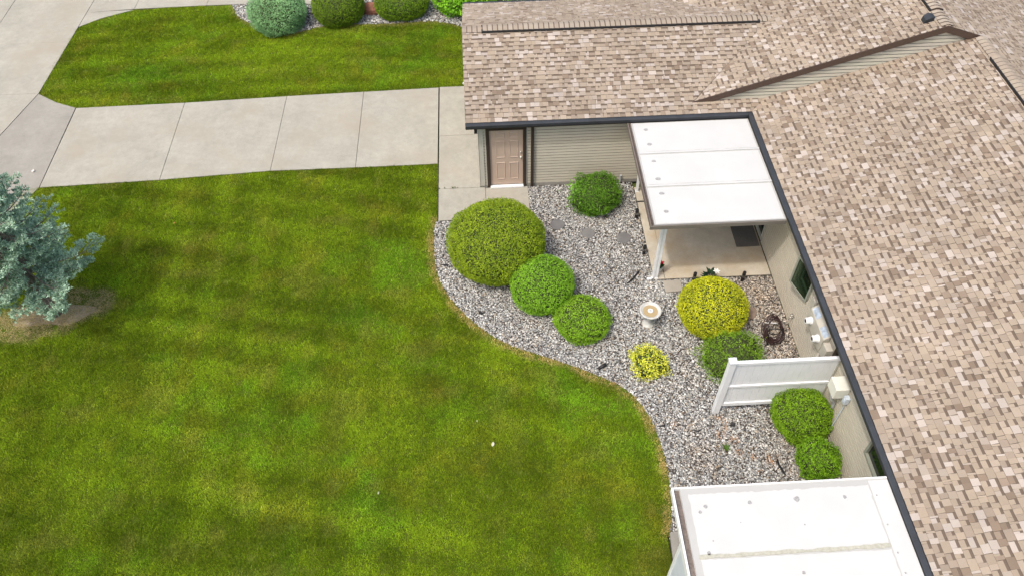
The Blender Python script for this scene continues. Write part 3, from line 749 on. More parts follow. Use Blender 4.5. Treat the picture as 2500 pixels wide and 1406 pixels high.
for y in (-11.05, -11.6, -12.1, -12.45, -13.0):
    m = MB(); m.lathe([(.016, 0), (.016, .006), (.006, .01)], (6.60, y, C2+.001), 8); m.build('screw', M_patch, cv2)
m = MB(); m.box((2.96, -15.5, 0), (3.03, -15.43, C2-.12)); m.box((2.96, -11.72, 0), (3.03, -11.65, C2-.12)); m.box((2.96, -15.43, .0), (3.02, -11.72, .62)); m.box((2.96, -15.43, 2.22), (3.02, -11.72, C2-.12))
for y in (-12.7, -13.6, -14.5): m.box((2.96, y-.03, .62), (3.02, y+.03, 2.22))
pf = m.build('porch_frame', M_whitem, cv2)
M_screen = m_plain('pale_blue_blind', (.55, .60, .66), .5, big=(3, .08))
for y0, y1 in ((-15.43, -14.53), (-14.47, -13.63), (-13.57, -12.73), (-12.67, -11.72)):
    m = MB(); m.box((2.975, y0, .62), (2.99, y1, 2.22)); m.build('blind', M_screen, pf)
m = MB(); m.box((6.8, -10.85, 0), (6.87, -10.78, C2-.12)); m.build('post', M_whitem, cv2)
pavement('porch_slab', [((3.25, -11.35), (3.30, -10.55), (3.9, -10.55), (3.9, -11.35)), ((2.96, -15.5), (3.17, -11.36), (7.15, -11.36), (7.15, -15.5))], M_conc_new, top=.04)

# ------------------------------------------------------------------ white vinyl fence panel
fen = thing('fence_panel', (4.86, -7.75, 0), 'white vinyl privacy fence panel standing out from the main wall over the gravel', 'fence')
fy = -7.75
m = MB(); m.box((4.79, fy-.065, 0), (4.93, fy+.065, 2.02)); m.build('post', M_white, fen, bevel=.006)
m = MB(); m.box((4.775, fy-.08, 2.02), (4.945, fy+.08, 2.045)); m.add([(4.785, fy-.07, 2.045), (4.935, fy-.07, 2.045), (4.935, fy+.07, 2.045), (4.785, fy+.07, 2.045), (4.86, fy, 2.085)], [(0, 1, 4), (1, 2, 4), (2, 3, 4), (3, 0, 4)]); m.build('post_cap', M_white, fen)
for z0, z1, d in ((1.89, 1.98, .038), (1.02, 1.10, .040), (.28, .40, .040)):
    m = MB(); m.box((4.93, fy-d, z0), (WX-.03, fy+d, z1)); m.build('rail', M_white, fen, bevel=.006)
nb = 15; x0_, x1_ = 4.935, WX-.035; w_ = (x1_-x0_)/nb
for i in range(nb):
    m = MB(); a = x0_+i*w_; m.box((a+.002, fy-.011, .36), (a+w_-.002, fy+.011, 1.90)); m.build('board', M_white, fen, bevel=.003)
m = MB(); m.box((x0_, fy-.005, .37), (x1_, fy+.005, 1.89)); m.build('tongue', M_grey, fen)
m = MB(); m.box((WX-.06, fy-.03, .3), (WX-.018, fy+.03, 1.97)); m.build('wall_bracket', M_trim, fen)
downspout(WX-.10, WX-.02, -7.62, -7.52)

# ------------------------------------------------------------------ electric meters and boxes on the wall
mt = thing('meter_cabinet', (WX, -6.7, 1.3), 'beige twin electric meter cabinet with two round white meters on the wall', 'electric meter')
mt_inv = Matrix.Translation((-WX, 6.7, -1.3))
def under(o, root):   # keep world coordinates when the root Empty is not at the origin
    o.matrix_parent_inverse = Matrix.Translation(-root.location); return o
m = MB(); m.add([(WX-.16, -7.12, 1.30), (WX-.16, -6.22, 1.30), (WX-.02, -6.22, 1.30), (WX-.02, -7.12, 1.30), (WX-.16, -7.12, 1.72), (WX-.16, -6.22, 1.72), (WX-.02, -6.22, 1.84), (WX-.02, -7.12, 1.84)],
                [(0, 3, 2, 1), (4, 5, 6, 7), (0, 1, 5, 4), (1, 2, 6, 5), (2, 3, 7, 6), (3, 0, 4, 7)]); m.build('cabinet', M_beigebox, mt, bevel=.006)
for yc in (-6.42, -6.92):
    m = MB(); m.lathe([(.095, 0), (.095, -.03), (.080, -.035), (.078, -.12), (.06, -.14), (.0601, -.14), (.045, -.135), (.01, -.13)], (WX-.16, yc, 1.52), 24, axis='x'); m.build('meter', M_whitem, mt, smooth=False)
    m = MB(); m.lathe([(.042, 0), (.042, -.012), (.02, -.014)], (WX-.29, yc, 1.52), 16, axis='x'); m.build('dial', M_black, mt)
M_label = m_plain('blue_grey_label', (.36, .42, .50), .4, big=(9, .4))
for y0, y1 in ((-6.56, -6.26), (-7.08, -6.80)):
    s = .12/.14
    m = MB(); xa, xb = WX-.145, WX-.045; za, zb = 1.72+(xa-(WX-.16))*s, 1.72+(xb-(WX-.16))*s
    m.add([(xa, y0, za+.006), (xa, y1, za+.006), (xb, y1, zb+.006), (xb, y0, zb+.006), (xa, y0, za-.01), (xa, y1, za-.01), (xb, y1, zb-.01), (xb, y0, zb-.01)], [(0, 1, 2, 3), (0, 4, 5, 1), (1, 5, 6, 2), (2, 6, 7, 3), (3, 7, 4, 0)]); m.build('cover_label', M_label, mt)
jb = thing('junction_box', (WX, -7.28, 1.3), 'small beige box on the wall between the meter cabinet and the white fence', 'electrical box')
m = MB(); m.box((WX-.17, -7.40, 1.34), (WX-.02, -7.16, 1.70)); m.build('box', M_beigebox, jb, bevel=.008)
m = MB(); m.tube([(WX-.07, -7.07, 1.30), (WX-.07, -7.07, .0)], .035, 12); tag(m.build('conduit', M_beigebox, smooth=True), 'beige conduit running down the wall below the electric meters', 'conduit')
m = MB(); m.box((WX-.10, -6.18, 1.62), (WX-.02, -6.0, 1.86)); tag(m.build('cable_box', M_beigebox, bevel=.006), 'small beige cable box on the wall right beside the meter cabinet, nearest the open window', 'electrical box')
wb = thing('utility_box', (WX, -8.27, 1.5), 'cream white square utility box on the wall beside the fence', 'electrical box')
M_cream = m_plain('cream_box', (.66, .66, .58), .5, big=(6, .05))
m = MB(); m.box((6.90, -8.46, 1.50), (WX-.02, -8.11, 1.81)); m.build('box', M_cream, wb, bevel=.006)
m = MB(); m.tube([(7.0, -8.28, 1.51), (7.0, -8.28, 1.30), (7.03, -8.28, 1.18), (7.12, -8.28, 1.08), (7.15, -8.28, .95), (7.15, -8.28, 0.0)], .036, 10); m.build('conduit', M_grey, wb, smooth=True)
m = MB(); m.box((WX-.12, -8.60, 1.46), (WX-.02, -8.49, 1.66)); m.box((WX-.13, -8.58, 1.50), (WX-.12, -8.51, 1.62)); m.tube([(WX-.07, -8.55, 1.46), (WX-.06, -8.55, 1.38), (WX-.045, -8.55, 1.32), (WX-.045, -8.55, .35), (WX-.045, -8.50, .3)], .014, 8)
tag(m.build('outdoor_outlet', m_plain('pale_blue_plastic', (.50, .56, .62), .45, big=(20, .2)), bevel=.003), 'pale blue weatherproof outlet with thin conduit beside the cream utility box', 'outlet')
# faucet
m = MB(); m.tube([(WX-.01, -5.50, .45), (WX-.09, -5.50, .45)], .014, 8); m.tube([(WX-.09, -5.50, .45), (WX-.13, -5.50, .36)], .014, 8); m.tube([(WX-.08, -5.50, .45), (WX-.08, -5.50, .53)], .008, 6); m.lathe([(.035, 0), (.035, .012)], (WX-.08, -5.50, .53), 12)
m.tube([(WX-.13, -5.50, .37), (WX-.15, -5.51, .2), (WX-.2, -5.56, .05), (6.95, -5.65, .03)], .011, 6)
tag(m.build('faucet', M_steel, smooth=True), 'brass outdoor faucet low on the wall beside the coiled hose', 'faucet')
# ------------------------------------------------------------------ hose on a low reel stand
hs = thing('hose_reel', (6.68, -5.85, 0), 'coiled dark maroon garden hose on a black stand beside the main wall', 'garden hose')
M_hose = m_plain('maroon_hose', (.036, .018, .018), .35, speck=(30, .2))
pts = []
rr_ = random.Random(3)
for c_ in range(10):
    a = .18+.06*rr_.random(); b = .26+.06*rr_.random(); ox = rr_.uniform(-.07, .07); yo_ = -5.92+.022*c_; lean = rr_.uniform(-.25, .25)
    for q in range(20):
        t = 2*math.pi*q/20; xx = a*math.sin(t)*(1-.25*math.cos(t)); zz = b*math.cos(t)
        pts.append((6.69+ox*(1-math.cos(t))*.5+xx+lean*zz*.3, yo_+.1+.022*q/20+zz*.75, .30-.006*c_+zz*.75))
pts = [(x, y, max(.03, z)) for x, y, z in pts]
m = MB(); m.tube(pts, .0125, 6); m.build('hose', M_hose, hs, smooth=True)
m = MB()
for x in (6.53, 6.86):
    m.tube([(x, -5.98, 0), (x, -5.83, .42), (x, -5.68, 0)], .011, 6)
m.tube([(6.5, -5.83, .42), (6.88, -5.83, .42)], .011, 6); m.tube([(6.53, -5.98, .02), (6.86, -5.98, .02)], .011, 6); m.tube([(6.53, -5.68, .02), (6.86, -5.68, .02)], .011, 6)
m.build('stand', M_black, hs, smooth=True)
m = MB(); m.tube([(6.48, -5.60, .40), (6.74, -5.66, .44)], .010, 6); m.build('handle', M_whitem, hs)

# ------------------------------------------------------------------ bird bath
bb = thing('bird_bath', (3.73, -5.17, 0), 'white pedestal bird bath with tan basin and small floating fountain', 'bird bath')
M_bath = m_plain('white_cast_stone', (.46, .46, .435), .7, big=(12, .14), speck=(60, .06))
m = MB(); m.lathe([(.15, 0), (.155, .03), (.13, .06), (.085, .10), (.07, .18), (.075, .34), (.10, .42), (.13, .46)], (3.73, -5.17, 0), 32); m.build('pedestal', M_bath, bb, smooth=True)
m = MB(); m.lathe([(.10, .45), (.20, .47), (.265, .52), (.272, .545), (.262, .56), (.235, .56), (.215, .53), (.16, .512), (.03, .508)], (3.73, -5.17, 0), 48); m.build('bowl', M_bath, bb, smooth=True)
m = MB(); m.lathe([(.01, .520), (.218, .5205)], (3.73, -5.17, 0), 48)
mw2, t, b = new_mat('tan_water'); b.inputs['Base Color'].default_value = (.36, .28, .16, 1); b.inputs['Roughness'].default_value = .12
m.build('water', mw2, bb)
m = MB(); m.lathe([(.062, .521), (.066, .535), (.058, .545), (.036, .546), (.035, .54), (.01, .54)], (3.73, -5.17, 0), 28); m.build('fountain_float', M_whitem, bb, smooth=True)
m = MB(); m.lathe([(.034, .541), (.034, .547), (.01, .549)], (3.73, -5.17, 0), 20); m.build('fountain_disc', M_grey, bb)

# ------------------------------------------------------------------ path lights
def path_light(x, y, lab, lean=0):
    r_ = thing('path_light', (x, y, 0), lab, 'path light', 'black path lights round the patio')
    m = MB(); m.lathe([(.045, 0), (.045, .34), (.035, .355), (.01, .36)], (x, y, 0), 14); m.build('body', M_black, r_, smooth=False)
    m = MB(); m.lathe([(.047, .22), (.047, .232)], (x, y, 0), 14); m.lathe([(.047, .175), (.047, .187)], (x, y, 0), 14); m.build('band', M_steel, r_)
    return r_
for x, y, lab in ((3.99, -1.50, 'black path light at the left patio edge, nearest the garage wall'), (3.99, -2.86, 'black path light at the left patio edge, between post and garage'),
                  (5.13, -3.88, 'black path light behind the golden bush, left of the white flower'), (6.40, -3.93, 'black path light at the patio edge nearest the main wall')):
    path_light(x, y, lab)

# ------------------------------------------------------------------ foliage machinery
def leaf_cloud(P0, N0, size, aspect, jitter, cols, fold=.25):
    """P0 (n,3) positions, N0 normals; returns V,F,C of folded leaf quads (2 tris)"""
    n = len(P0)
    up = N0+rng.normal(0, jitter, (n, 3)); up /= np.linalg.norm(up, axis=1)[:, None]
    t = rng.normal(0, 1, (n, 3)); t -= (t*up).sum(1)[:, None]*up; t /= np.linalg.norm(t, axis=1)[:, None]
    b = np.cross(up, t)
    L = size*rng.uniform(.7, 1.3, n)[:, None]; Wd = L*aspect
    v0 = P0-t*L*.5; v2 = P0+t*L*.5+up*L*.1
    v1 = P0+b*Wd*.5+up*Wd*fold; v3 = P0-b*Wd*.5+up*Wd*fold
    V = np.stack([v0, v1, v2, v3], 1).reshape(-1, 3)
    i = np.arange(n)*4
    F = np.stack([np.stack([i, i+1, i+2], 1), np.stack([i, i+2, i+3], 1)], 1).reshape(-1, 3)
    C = np.repeat(cols, 2, axis=0)
    return V, F, C

def ell_shape(d, c, seed, lump):
    p, q = d[:, 0]*1.3+d[:, 2]*.9+9, d[:, 1]*1.3-d[:, 2]*.7+9
    r = 1+lump*(vnoise(p, q, .55, seed)-.5)*2+lump*.6*(vnoise(p+d[:, 2], q+d[:, 2], .22, seed+1)-.5)*2
    return r

def bush(name, c, a, cz, lab, cat='shrub', leaf=.035, aspect=.5, dens=2600, pal=((.10, .17, .02), (.17, .24, .03)), lump=.05, depth=.10, jitter=.55,
         square=1.0, group=None, twig=0, patchy=.5, seed=0, zc=None, tips=None, flat=1.0, clump=.8, relief=.055, gain=(1.95, 2.12, 1.3)):
    root = thing(name, (c[0], c[1], 0), lab, cat, group)
    zc = cz*.85 if zc is None else zc
    area = 4*math.pi*((a**1.6*a**1.6+2*(a*cz)**1.6)/3)**(1/1.6)
    n = int(area*dens)
    d = rng.normal(0, 1, (n, 3)); d /= np.linalg.norm(d, axis=1)[:, None]
    if square != 1.0:
        d = np.sign(d)*np.abs(d)**square; d[:, :2] *= 1
    r = ell_shape(d/np.linalg.norm(d, axis=1)[:, None], c, 50+seed, lump)
    dep = rng.random(n)**1.5*depth
    # fluffy tips: little tufts
    tuft = vnoise(d[:, 0]*a*10+40+d[:, 2]*9, d[:, 1]*a*10+40-d[:, 2]*8, clump, 90+seed)*.6+vnoise(d[:, 1]*a*10+70+d[:, 2]*11, d[:, 0]*a*10+40+d[:, 2]*10, clump*.55, 95+seed)*.4
    rad = r[:, None]*(1-dep[:, None])*(1+(tuft[:, None]-.5)*relief/a)
    shoot = rng.random(n) < .012; rad[shoot] *= 1+rng.uniform(.02, .075, (shoot.sum(), 1))/a
    R3 = np.array([a, a*flat, cz])
    Pn = d*rad*R3+np.array([c[0], c[1], zc])
    nn = d/R3; nn /= np.linalg.norm(nn, axis=1)[:, None]
    keep = Pn[:, 2] > .02
    Pn, nn, dep, tuft = Pn[keep], nn[keep], dep[keep], tuft[keep]; n = len(Pn)
    lo, hi = np.array(pal[0]), np.array(pal[1])
    q = vnoise(Pn[:, 0]+20, Pn[:, 1]+Pn[:, 2]+20, .35, 70+seed)*patchy+rng.random(n)*(1-patchy)
    q = np.clip(q*.6+tuft*.75-.2, 0, 1)[:, None]
    cols = np.minimum((lo*(1-q)+hi*q)*np.array(gain), .8)
    if tips is not None:
        k = rng.random(n) < tips[1]; cols[k] = 1.6*np.array(tips[0])*rng.uniform(.8, 1.15, (k.sum(), 1))
    cols *= rng.uniform(.78, 1.2, (n, 1))
    V, F, C = leaf_cloud(Pn, nn, leaf, aspect, jitter, cols)
    o = link('foliage', np_mesh('foliage', V, F, C, M_leaf), root); 
    o.matrix_parent_inverse = Matrix.Translation(-root.location)
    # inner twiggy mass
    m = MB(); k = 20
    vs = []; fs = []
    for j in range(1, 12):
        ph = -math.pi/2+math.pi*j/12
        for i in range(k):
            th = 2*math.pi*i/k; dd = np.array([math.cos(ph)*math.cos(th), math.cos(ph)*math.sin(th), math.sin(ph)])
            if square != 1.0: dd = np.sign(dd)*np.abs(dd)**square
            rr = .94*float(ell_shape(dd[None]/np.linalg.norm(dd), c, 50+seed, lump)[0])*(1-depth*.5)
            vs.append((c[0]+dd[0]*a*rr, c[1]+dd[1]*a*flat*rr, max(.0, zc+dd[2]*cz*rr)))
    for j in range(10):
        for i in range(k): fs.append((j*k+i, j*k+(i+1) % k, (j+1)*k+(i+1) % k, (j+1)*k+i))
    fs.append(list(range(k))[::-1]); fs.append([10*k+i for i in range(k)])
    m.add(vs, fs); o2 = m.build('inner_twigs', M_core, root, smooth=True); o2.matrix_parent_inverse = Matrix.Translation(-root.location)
    m = MB(); m.tube([(c[0], c[1], -.02), (c[0], c[1], max(.1, zc*.5))], .035, 8); o3 = m.build('stem', M_bark, root); o3.matrix_parent_inverse = Matrix.Translation(-root.location)
    return root

bush('globe_bush', (.08, -2.80), 1.29, .96, 'largest clipped round evergreen, olive green, in front of the brown door', leaf=.048, aspect=.38, dens=2900, pal=((.075, .115, .012), (.21, .25, .022)), lump=.055, depth=.09, jitter=.75, seed=1, zc=.72, patchy=.55)
bush('globe_bush', (1.14, -4.18), .83, .66, 'mid-sized bright green clipped globe between the largest and smallest of its row', leaf=.042, aspect=.42, dens=3000, pal=((.075, .15, .016), (.19, .32, .04)), lump=.055, depth=.09, jitter=.8, seed=2, zc=.5)
bush('globe_bush', (2.06, -5.10), .70, .40, 'smallest low clipped green globe at the front end of the row of three', leaf=.038, aspect=.5, dens=3400, pal=((.06, .12, .011), (.20, .31, .035)), lump=.09, depth=.1, jitter=.8, seed=3, zc=.27, patchy=.3)
bush('golden_bush', (5.25, -5.20), .84, .72, 'large golden yellow clipped globe bush in front of the covered patio', leaf=.048, aspect=.36, dens=2700, pal=((.13, .165, .012), (.455, .405, .032)), lump=.04, depth=.1, jitter=.85, seed=4, zc=.55, patchy=.5)
bush('juniper_shrub', (5.50, -6.42), .71, .48, 'loose green juniper shrub behind the white fence, touching the golden globe', leaf=.055, aspect=.28, dens=2400, pal=((.045, .09, .012), (.17, .26, .032)), lump=.32, depth=.25, jitter=1.1, seed=5, zc=.34, patchy=.7)
bush('yellow_shrub', (3.54, -6.45), .41, .34, 'small bright yellow loose shrub alone in the gravel', leaf=.055, aspect=.38, dens=2600, pal=((.26, .30, .04), (.60, .52, .12)), lump=.42, depth=.3, jitter=1.1, seed=6, zc=.22, patchy=.4, tips=((.10, .2, .03), .10))
bush('boxwood', (6.60, -8.19), .64, .60, 'larger round boxwood against the main wall under the cream utility box', leaf=.034, aspect=.6, dens=4200, pal=((.05, .10, .010), (.16, .25, .02)), lump=.15, depth=.14, jitter=.9, seed=7, zc=.42, patchy=.25)
bush('boxwood', (6.70, -9.22), .46, .45, 'smaller boxwood at the foot of the main wall, next to the near white cover', leaf=.034, aspect=.6, dens=4200, pal=((.045, .10, .010), (.15, .25, .02)), lump=.2, depth=.16, jitter=.9, seed=8, zc=.30, patchy=.25)
bush('round_shrub', (2.90, -.89), .66, .56, 'deep green round shrub against the garage siding left of the covered patio', leaf=.038, aspect=.5, dens=3200, pal=((.028, .075, .010), (.10, .19, .022)), lump=.2, depth=.14, jitter=.9, seed=9, zc=.40, patchy=.4)
# bright broad-leaved sprig growing on that shrub's left side
root = thing('weed_sapling', (2.42, -.80, 0), 'bright light green broad-leaved sapling poking out of the shrub by the garage wall', 'sapling')
n = 230; cc_ = np.stack([2.40+rng.normal(0, .13, n), -.78+rng.normal(0, .22, n), .35+rng.uniform(-.25, .38, n)], 1)
V, F, C = leaf_cloud(cc_, np.tile([[-.2, -.3, 1.]], (n, 1)), .095, .55, .5, np.array([[.16, .34, .04]])*rng.uniform(.8, 1.3, (n, 1)))
o = link('foliage', np_mesh('foliage', V, F, C, M_leaf), root); o.matrix_parent_inverse = Matrix.Translation(-root.location)
m = MB()
for q in range(5): m.tube([(2.45, -.78, 0), (2.40+.08*math.cos(q*1.3), -.78+.12*math.sin(q*1.3), .5)], [.01, .004], 5)
o = m.build('stem', M_bark, root); o.matrix_parent_inverse = Matrix.Translation(-root.location)

bush('blue_juniper', (-7.25, 8.95), 1.00, .78, 'blue-green rounded juniper at the corner of the upper gravel bed', leaf=.06, aspect=.3, dens=2200, pal=((.075, .14, .10), (.21, .33, .25)), lump=.10, depth=.14, jitter=1.0, seed=10, zc=.52, patchy=.6)
bush('yew_bush', (-5.15, 9.30), .93, .66, 'dark green clipped bush right beside the blue juniper', leaf=.05, aspect=.32, dens=2400, pal=((.045, .085, .010), (.12, .17, .014)), lump=.03, depth=.08, jitter=.8, seed=11, zc=.5, square=.88)
bush('yew_bush', (-2.89, 9.60), .98, .56, 'dark green clipped bush right of the reddish-brown boulder', leaf=.05, aspect=.32, dens=2400, pal=((.045, .09, .010), (.125, .185, .014)), lump=.03, depth=.08, jitter=.8, seed=12, zc=.42, square=.86)
bush('leafy_shrub', (-.55, 9.75), 1.15, .75, 'bright green broad-leaved shrub behind the garage roof corner', leaf=.085, aspect=.5, dens=1300, pal=((.05, .14, .012), (.20, .36, .035)), lump=.2, depth=.22, jitter=.8, seed=13, zc=.5)
bush('leafy_shrub', (2.0, 9.9), 1.2, .7, 'green broad-leaved shrub mostly hidden beyond the garage ridge', leaf=.085, aspect=.5, dens=800, pal=((.06, .12, .012), (.22, .34, .03)), lump=.2, depth=.22, jitter=.8, seed=14, zc=.5)
# boulder
rs = rng; m = MB(); vs = []; k = 14
for j in range(1, 8):
    ph = -math.pi/2+math.pi*j/8
    for i in range(k):
        th = 2*math.pi*i/k; s = 1+.10*math.sin(3*th+j)+.06*random.uniform(-1, 1)
        vs.append((-4.03+.36*math.cos(ph)*math.cos(th)*s, 9.62+.30*math.cos(ph)*math.sin(th)*s, max(-.03, .10+.24*math.sin(ph)*s)))
m.add(vs, [(j*k+i, j*k+(i+1) % k, (j+1)*k+(i+1) % k, (j+1)*k+i) for j in range(6) for i in range(k)]+[list(range(k))[::-1], [6*k+i for i in range(k)]])
tag(m.build('boulder', m_plain('red_brown_rock', (.22, .095, .06), .85, big=(5, .35), bmp=(14, .02)), bevel=.01), 'reddish-brown boulder between the two dark clipped bushes', 'boulder')

# ------------------------------------------------------------------ flowers by the patio
def flat_leaf(m, base, tip, w, col, bend=.1):
    base, tip = Vector(base), Vector(tip); d = tip-base; s = d.cross(Vector((0, 0, 1))); 
    if s.length < 1e-4: s = Vector((1, 0, 0))
    s.normalize(); up = s.cross(d).normalized()
    q = [base]+[base+d*t+up*bend*d.length*math.sin(math.pi*t)+s*sg*w*math.sin(math.pi*min(1, t*1.1)) for t, sg in ((.3, 1), (.6, 1))]+[tip]+[base+d*t+up*bend*d.length*math.sin(math.pi*t)+s*sg*w*math.sin(math.pi*min(1, t*1.1)) for t, sg in ((.6, -1), (.3, -1))]
    m.add(q, [(0, 1, 5), (1, 2, 4, 5), (2, 3, 4)], col)
lily = thing('flower_plant', (5.50, -3.98, 0), 'dark-leaved plant with one white flower between the two path lights behind the golden bush', 'flower')
m = MB()
for i in range(46):
    t = i*2.399; L_ = random.uniform(.14, .28); z = random.uniform(.08, .38)
    b_ = (5.50+.03*math.cos(t), -3.98+.03*math.sin(t), z); m2 = random.uniform(.5, 1.1)
    flat_leaf(m, b_, (5.50+L_*math.cos(t), -3.98+L_*math.sin(t), z+L_*.35*m2), .035, tuple(q*random.uniform(.7, 1.4) for q in (.015, .04, .018)))
o = m.build('foliage', M_leaf, lily); under(o, lily)
m = MB(); c = Vector((5.62, -4.0, .50))
for i in range(6):
    t = i*math.pi/3; flat_leaf(m, c, c+Vector((.10*math.cos(t), .10*math.sin(t), .03)), .03, (.85, .85, .83))
under(m.build('blossom', M_leaf, lily), lily)
m = MB(); m.tube([(5.5, -3.98, 0), (5.53, -3.98, .3), (5.62, -4.0, .5)], .008, 5); under(m.build('stem', M_core, lily), lily)
red = thing('potted_flower', (4.30, -3.52, .05), 'small pot with red flower standing behind the patio cover post', 'flower pot')
m = MB(); m.lathe([(.06, .055), (.08, .19), (.087, .19), (.087, .21), (.07, .21), (.065, .18), (.01, .18)], (4.30, -3.50, 0), 18); under(m.build('pot', m_plain('white_pot', (.5, .5, .47), .6), red, smooth=False), red)
m = MB()
for i in range(16):
    t = i*2.4; flat_leaf(m, (4.30, -3.50, .19), (4.30+.11*math.cos(t), -3.50+.11*math.sin(t), .25+.06*(i % 3)), .03, (.04, .09, .025))
under(m.build('foliage', M_leaf, red), red)
m = MB(); c = Vector((4.32, -3.50, .36))
for i in range(10):
    t = i*2.4; flat_leaf(m, c, c+Vector((.06*math.cos(t), .06*math.sin(t), .03*math.sin(i))), .025, (.55, .01, .03))
m.tube([(4.30, -3.50, .19), tuple(c)], .005, 5, (.04, .1, .02)); under(m.build('blossom', M_leaf, red), red)
wd = thing('weed', (4.88, -8.72, 0), 'small green weed growing in the gravel below the fence', 'weed')
m = MB()
for i in range(26):
    t = i*2.399; L_ = random.uniform(.06, .14); flat_leaf(m, (4.88, -8.72, .01), (4.88+L_*math.cos(t)*.8, -8.72+L_*math.sin(t), .05+L_*.6), .014, tuple(q*random.uniform(.7, 1.3) for q in (.09, .17, .03)))
under(m.build('foliage', M_leaf, wd), wd)

# ------------------------------------------------------------------ gravel
ICO = None
def ico():
    p = (1+5**.5)/2
    v = np.array([(-1, p, 0), (1, p, 0), (-1, -p, 0), (1, -p, 0), (0, -1, p), (0, 1, p), (0, -1, -p), (0, 1, -p), (p, 0, -1), (p, 0, 1), (-p, 0, -1), (-p, 0, 1)], float); v /= np.linalg.norm(v[0])
    f_ = np.array([(0, 11, 5), (0, 5, 1), (0, 1, 7), (0, 7, 10), (0, 10, 11), (1, 5, 9), (5, 11, 4), (11, 10, 2), (10, 7, 6), (7, 1, 8), (3, 9, 4), (3, 4, 2), (3, 2, 6), (3, 6, 8), (3, 8, 9), (4, 9, 5), (2, 4, 11), (6, 2, 10), (8, 6, 7), (9, 8, 1)])
    return v, f_
IV, IF = ico()
GP = np.array([(.56, .555, .54), (.42, .42, .41), (.33, .33, .325), (.24, .242, .245), (.16, .162, .165), (.08, .08, .08), (.38, .335, .28), (.29, .235, .18), (.22, .205, .19), (.66, .655, .64)])
GP = GP*np.array([.97, .975, .96])
GW = np.array([.14, .16, .16, .12, .11, .08, .07, .04, .06, .06])
def gravel(name, poly, n, holes, size=(.012, .025), lab=''):
    xs = [p[0] for p in poly]; ys = [p[1] for p in poly]
    A = (max(xs)-min(xs))*(max(ys)-min(ys))
    x = rng.uniform(min(xs), max(xs), int(n*A)); y = rng.uniform(min(ys), max(ys), int(n*A))
    k = in_poly(x, y, poly)
    for (hx_, hy_, hr) in holes: k &= np.hypot(x-hx_, y-hy_) > hr
    k &= ~((x > 4.33) & (x < 4.81) & (y > -4.23) & (y < -3.82))
    k &= ~((y < -11.4) & (x > 3.0))
    x, y = x[k], y[k]; m_ = len(x)
    s = rng.uniform(size[0], size[1], m_)*(1+.5*(rng.random(m_) < .08))
    big = np.hypot(x-4.15, y+4.05) < .38
    s = np.where(big, s*1.35, s)
    sc3 = s[:, None]*np.stack([rng.uniform(.8, 1.35, m_), rng.uniform(.8, 1.1, m_), rng.uniform(.5, .85, m_)], 1)
    V = IV[None]*(1+rng.uniform(-.13, .13, (m_, 12, 1)))*sc3[:, None]
    a = rng.uniform(0, 2*np.pi, m_); ca, sa = np.cos(a)[:, None], np.sin(a)[:, None]
    tl = rng.normal(0, .35, m_)[:, None]; X_, Y_, Z_ = V[..., 0], V[..., 1], V[..., 2]
    Y2 = Y_*np.cos(tl)-Z_*np.sin(tl); Z2 = Y_*np.sin(tl)+Z_*np.cos(tl)
    V = np.stack([X_*ca-Y2*sa, X_*sa+Y2*ca, Z2], -1)
    V += np.stack([x, y, rng.uniform(-.008, .022, m_)], 1)[:, None]
    F = (IF[None]+np.arange(m_)[:, None, None]*12).reshape(-1, 3)
    ci = rng.choice(len(GP), m_, p=GW/GW.sum())
    c = GP[ci]*rng.uniform(.85, 1.12, (m_, 1))
    # warmer and dirtier zones, dry rusty moss near the far end of the bed
    warm = vnoise(x+30, y+30, .7, 5)*.6+vnoise(x+30, y+30, .22, 6)*.4
    wf = (np.clip((x-5.6)/1.2, 0, 1)*.5+np.clip((warm-.6)*3, 0, 1)*.35)[:, None]
    c = c*(1-wf)+c*np.array([1.02, .84, .68])*wf
    for (ox, oy, orad) in ORANGE:
        w = np.clip(1-np.hypot(x-ox, (y-oy))/orad, 0, 1)*(rng.random(m_) < .5); w = w[:, None]*.85
        c = c*(1-w)+np.array([.38, .20, .085])*w
    me = np_mesh(name, V.reshape(-1, 3), F, np.repeat(c, 20, axis=0), M_stone, smooth=True)
    return tag(link(name, me), lab, 'gravel', kind='stuff')
ORANGE = [(3.87, -8.05, .14), (4.85, -8.35, .16), (5.05, -8.05, .14), (5.12, -8.5, .16), (5.18, -8.8, .15), (5.45, -8.95, .12), (5.85, -9.05, .22), (5.0, -8.2, .1), (6.3, -6.9, .28), (4.9, -7.9, .12), (4.15, -8.2, .06), (5.5, -9.3, .1)]
holes = [(1.78, -1.63, .19), (2.59, -2.01, .18), (3.54, -2.25, .19), (6.25, -4.98, .22), (3.73, -5.17, .12), (.08, -2.8, .9), (1.14, -4.18, .5), (5.25, -5.2, .5)]
gravel('gravel', bed_poly, 1700, holes, lab='mixed white, grey and tan river gravel covering the curved bed beside the house')
gravel('gravel', up_bed, 800, [(-7.25, 8.95, .6), (-5.15, 9.3, .6), (-2.89, 9.6, .6)], size=(.018, .034), lab='pale gravel in the upper bed under the clipped bushes')
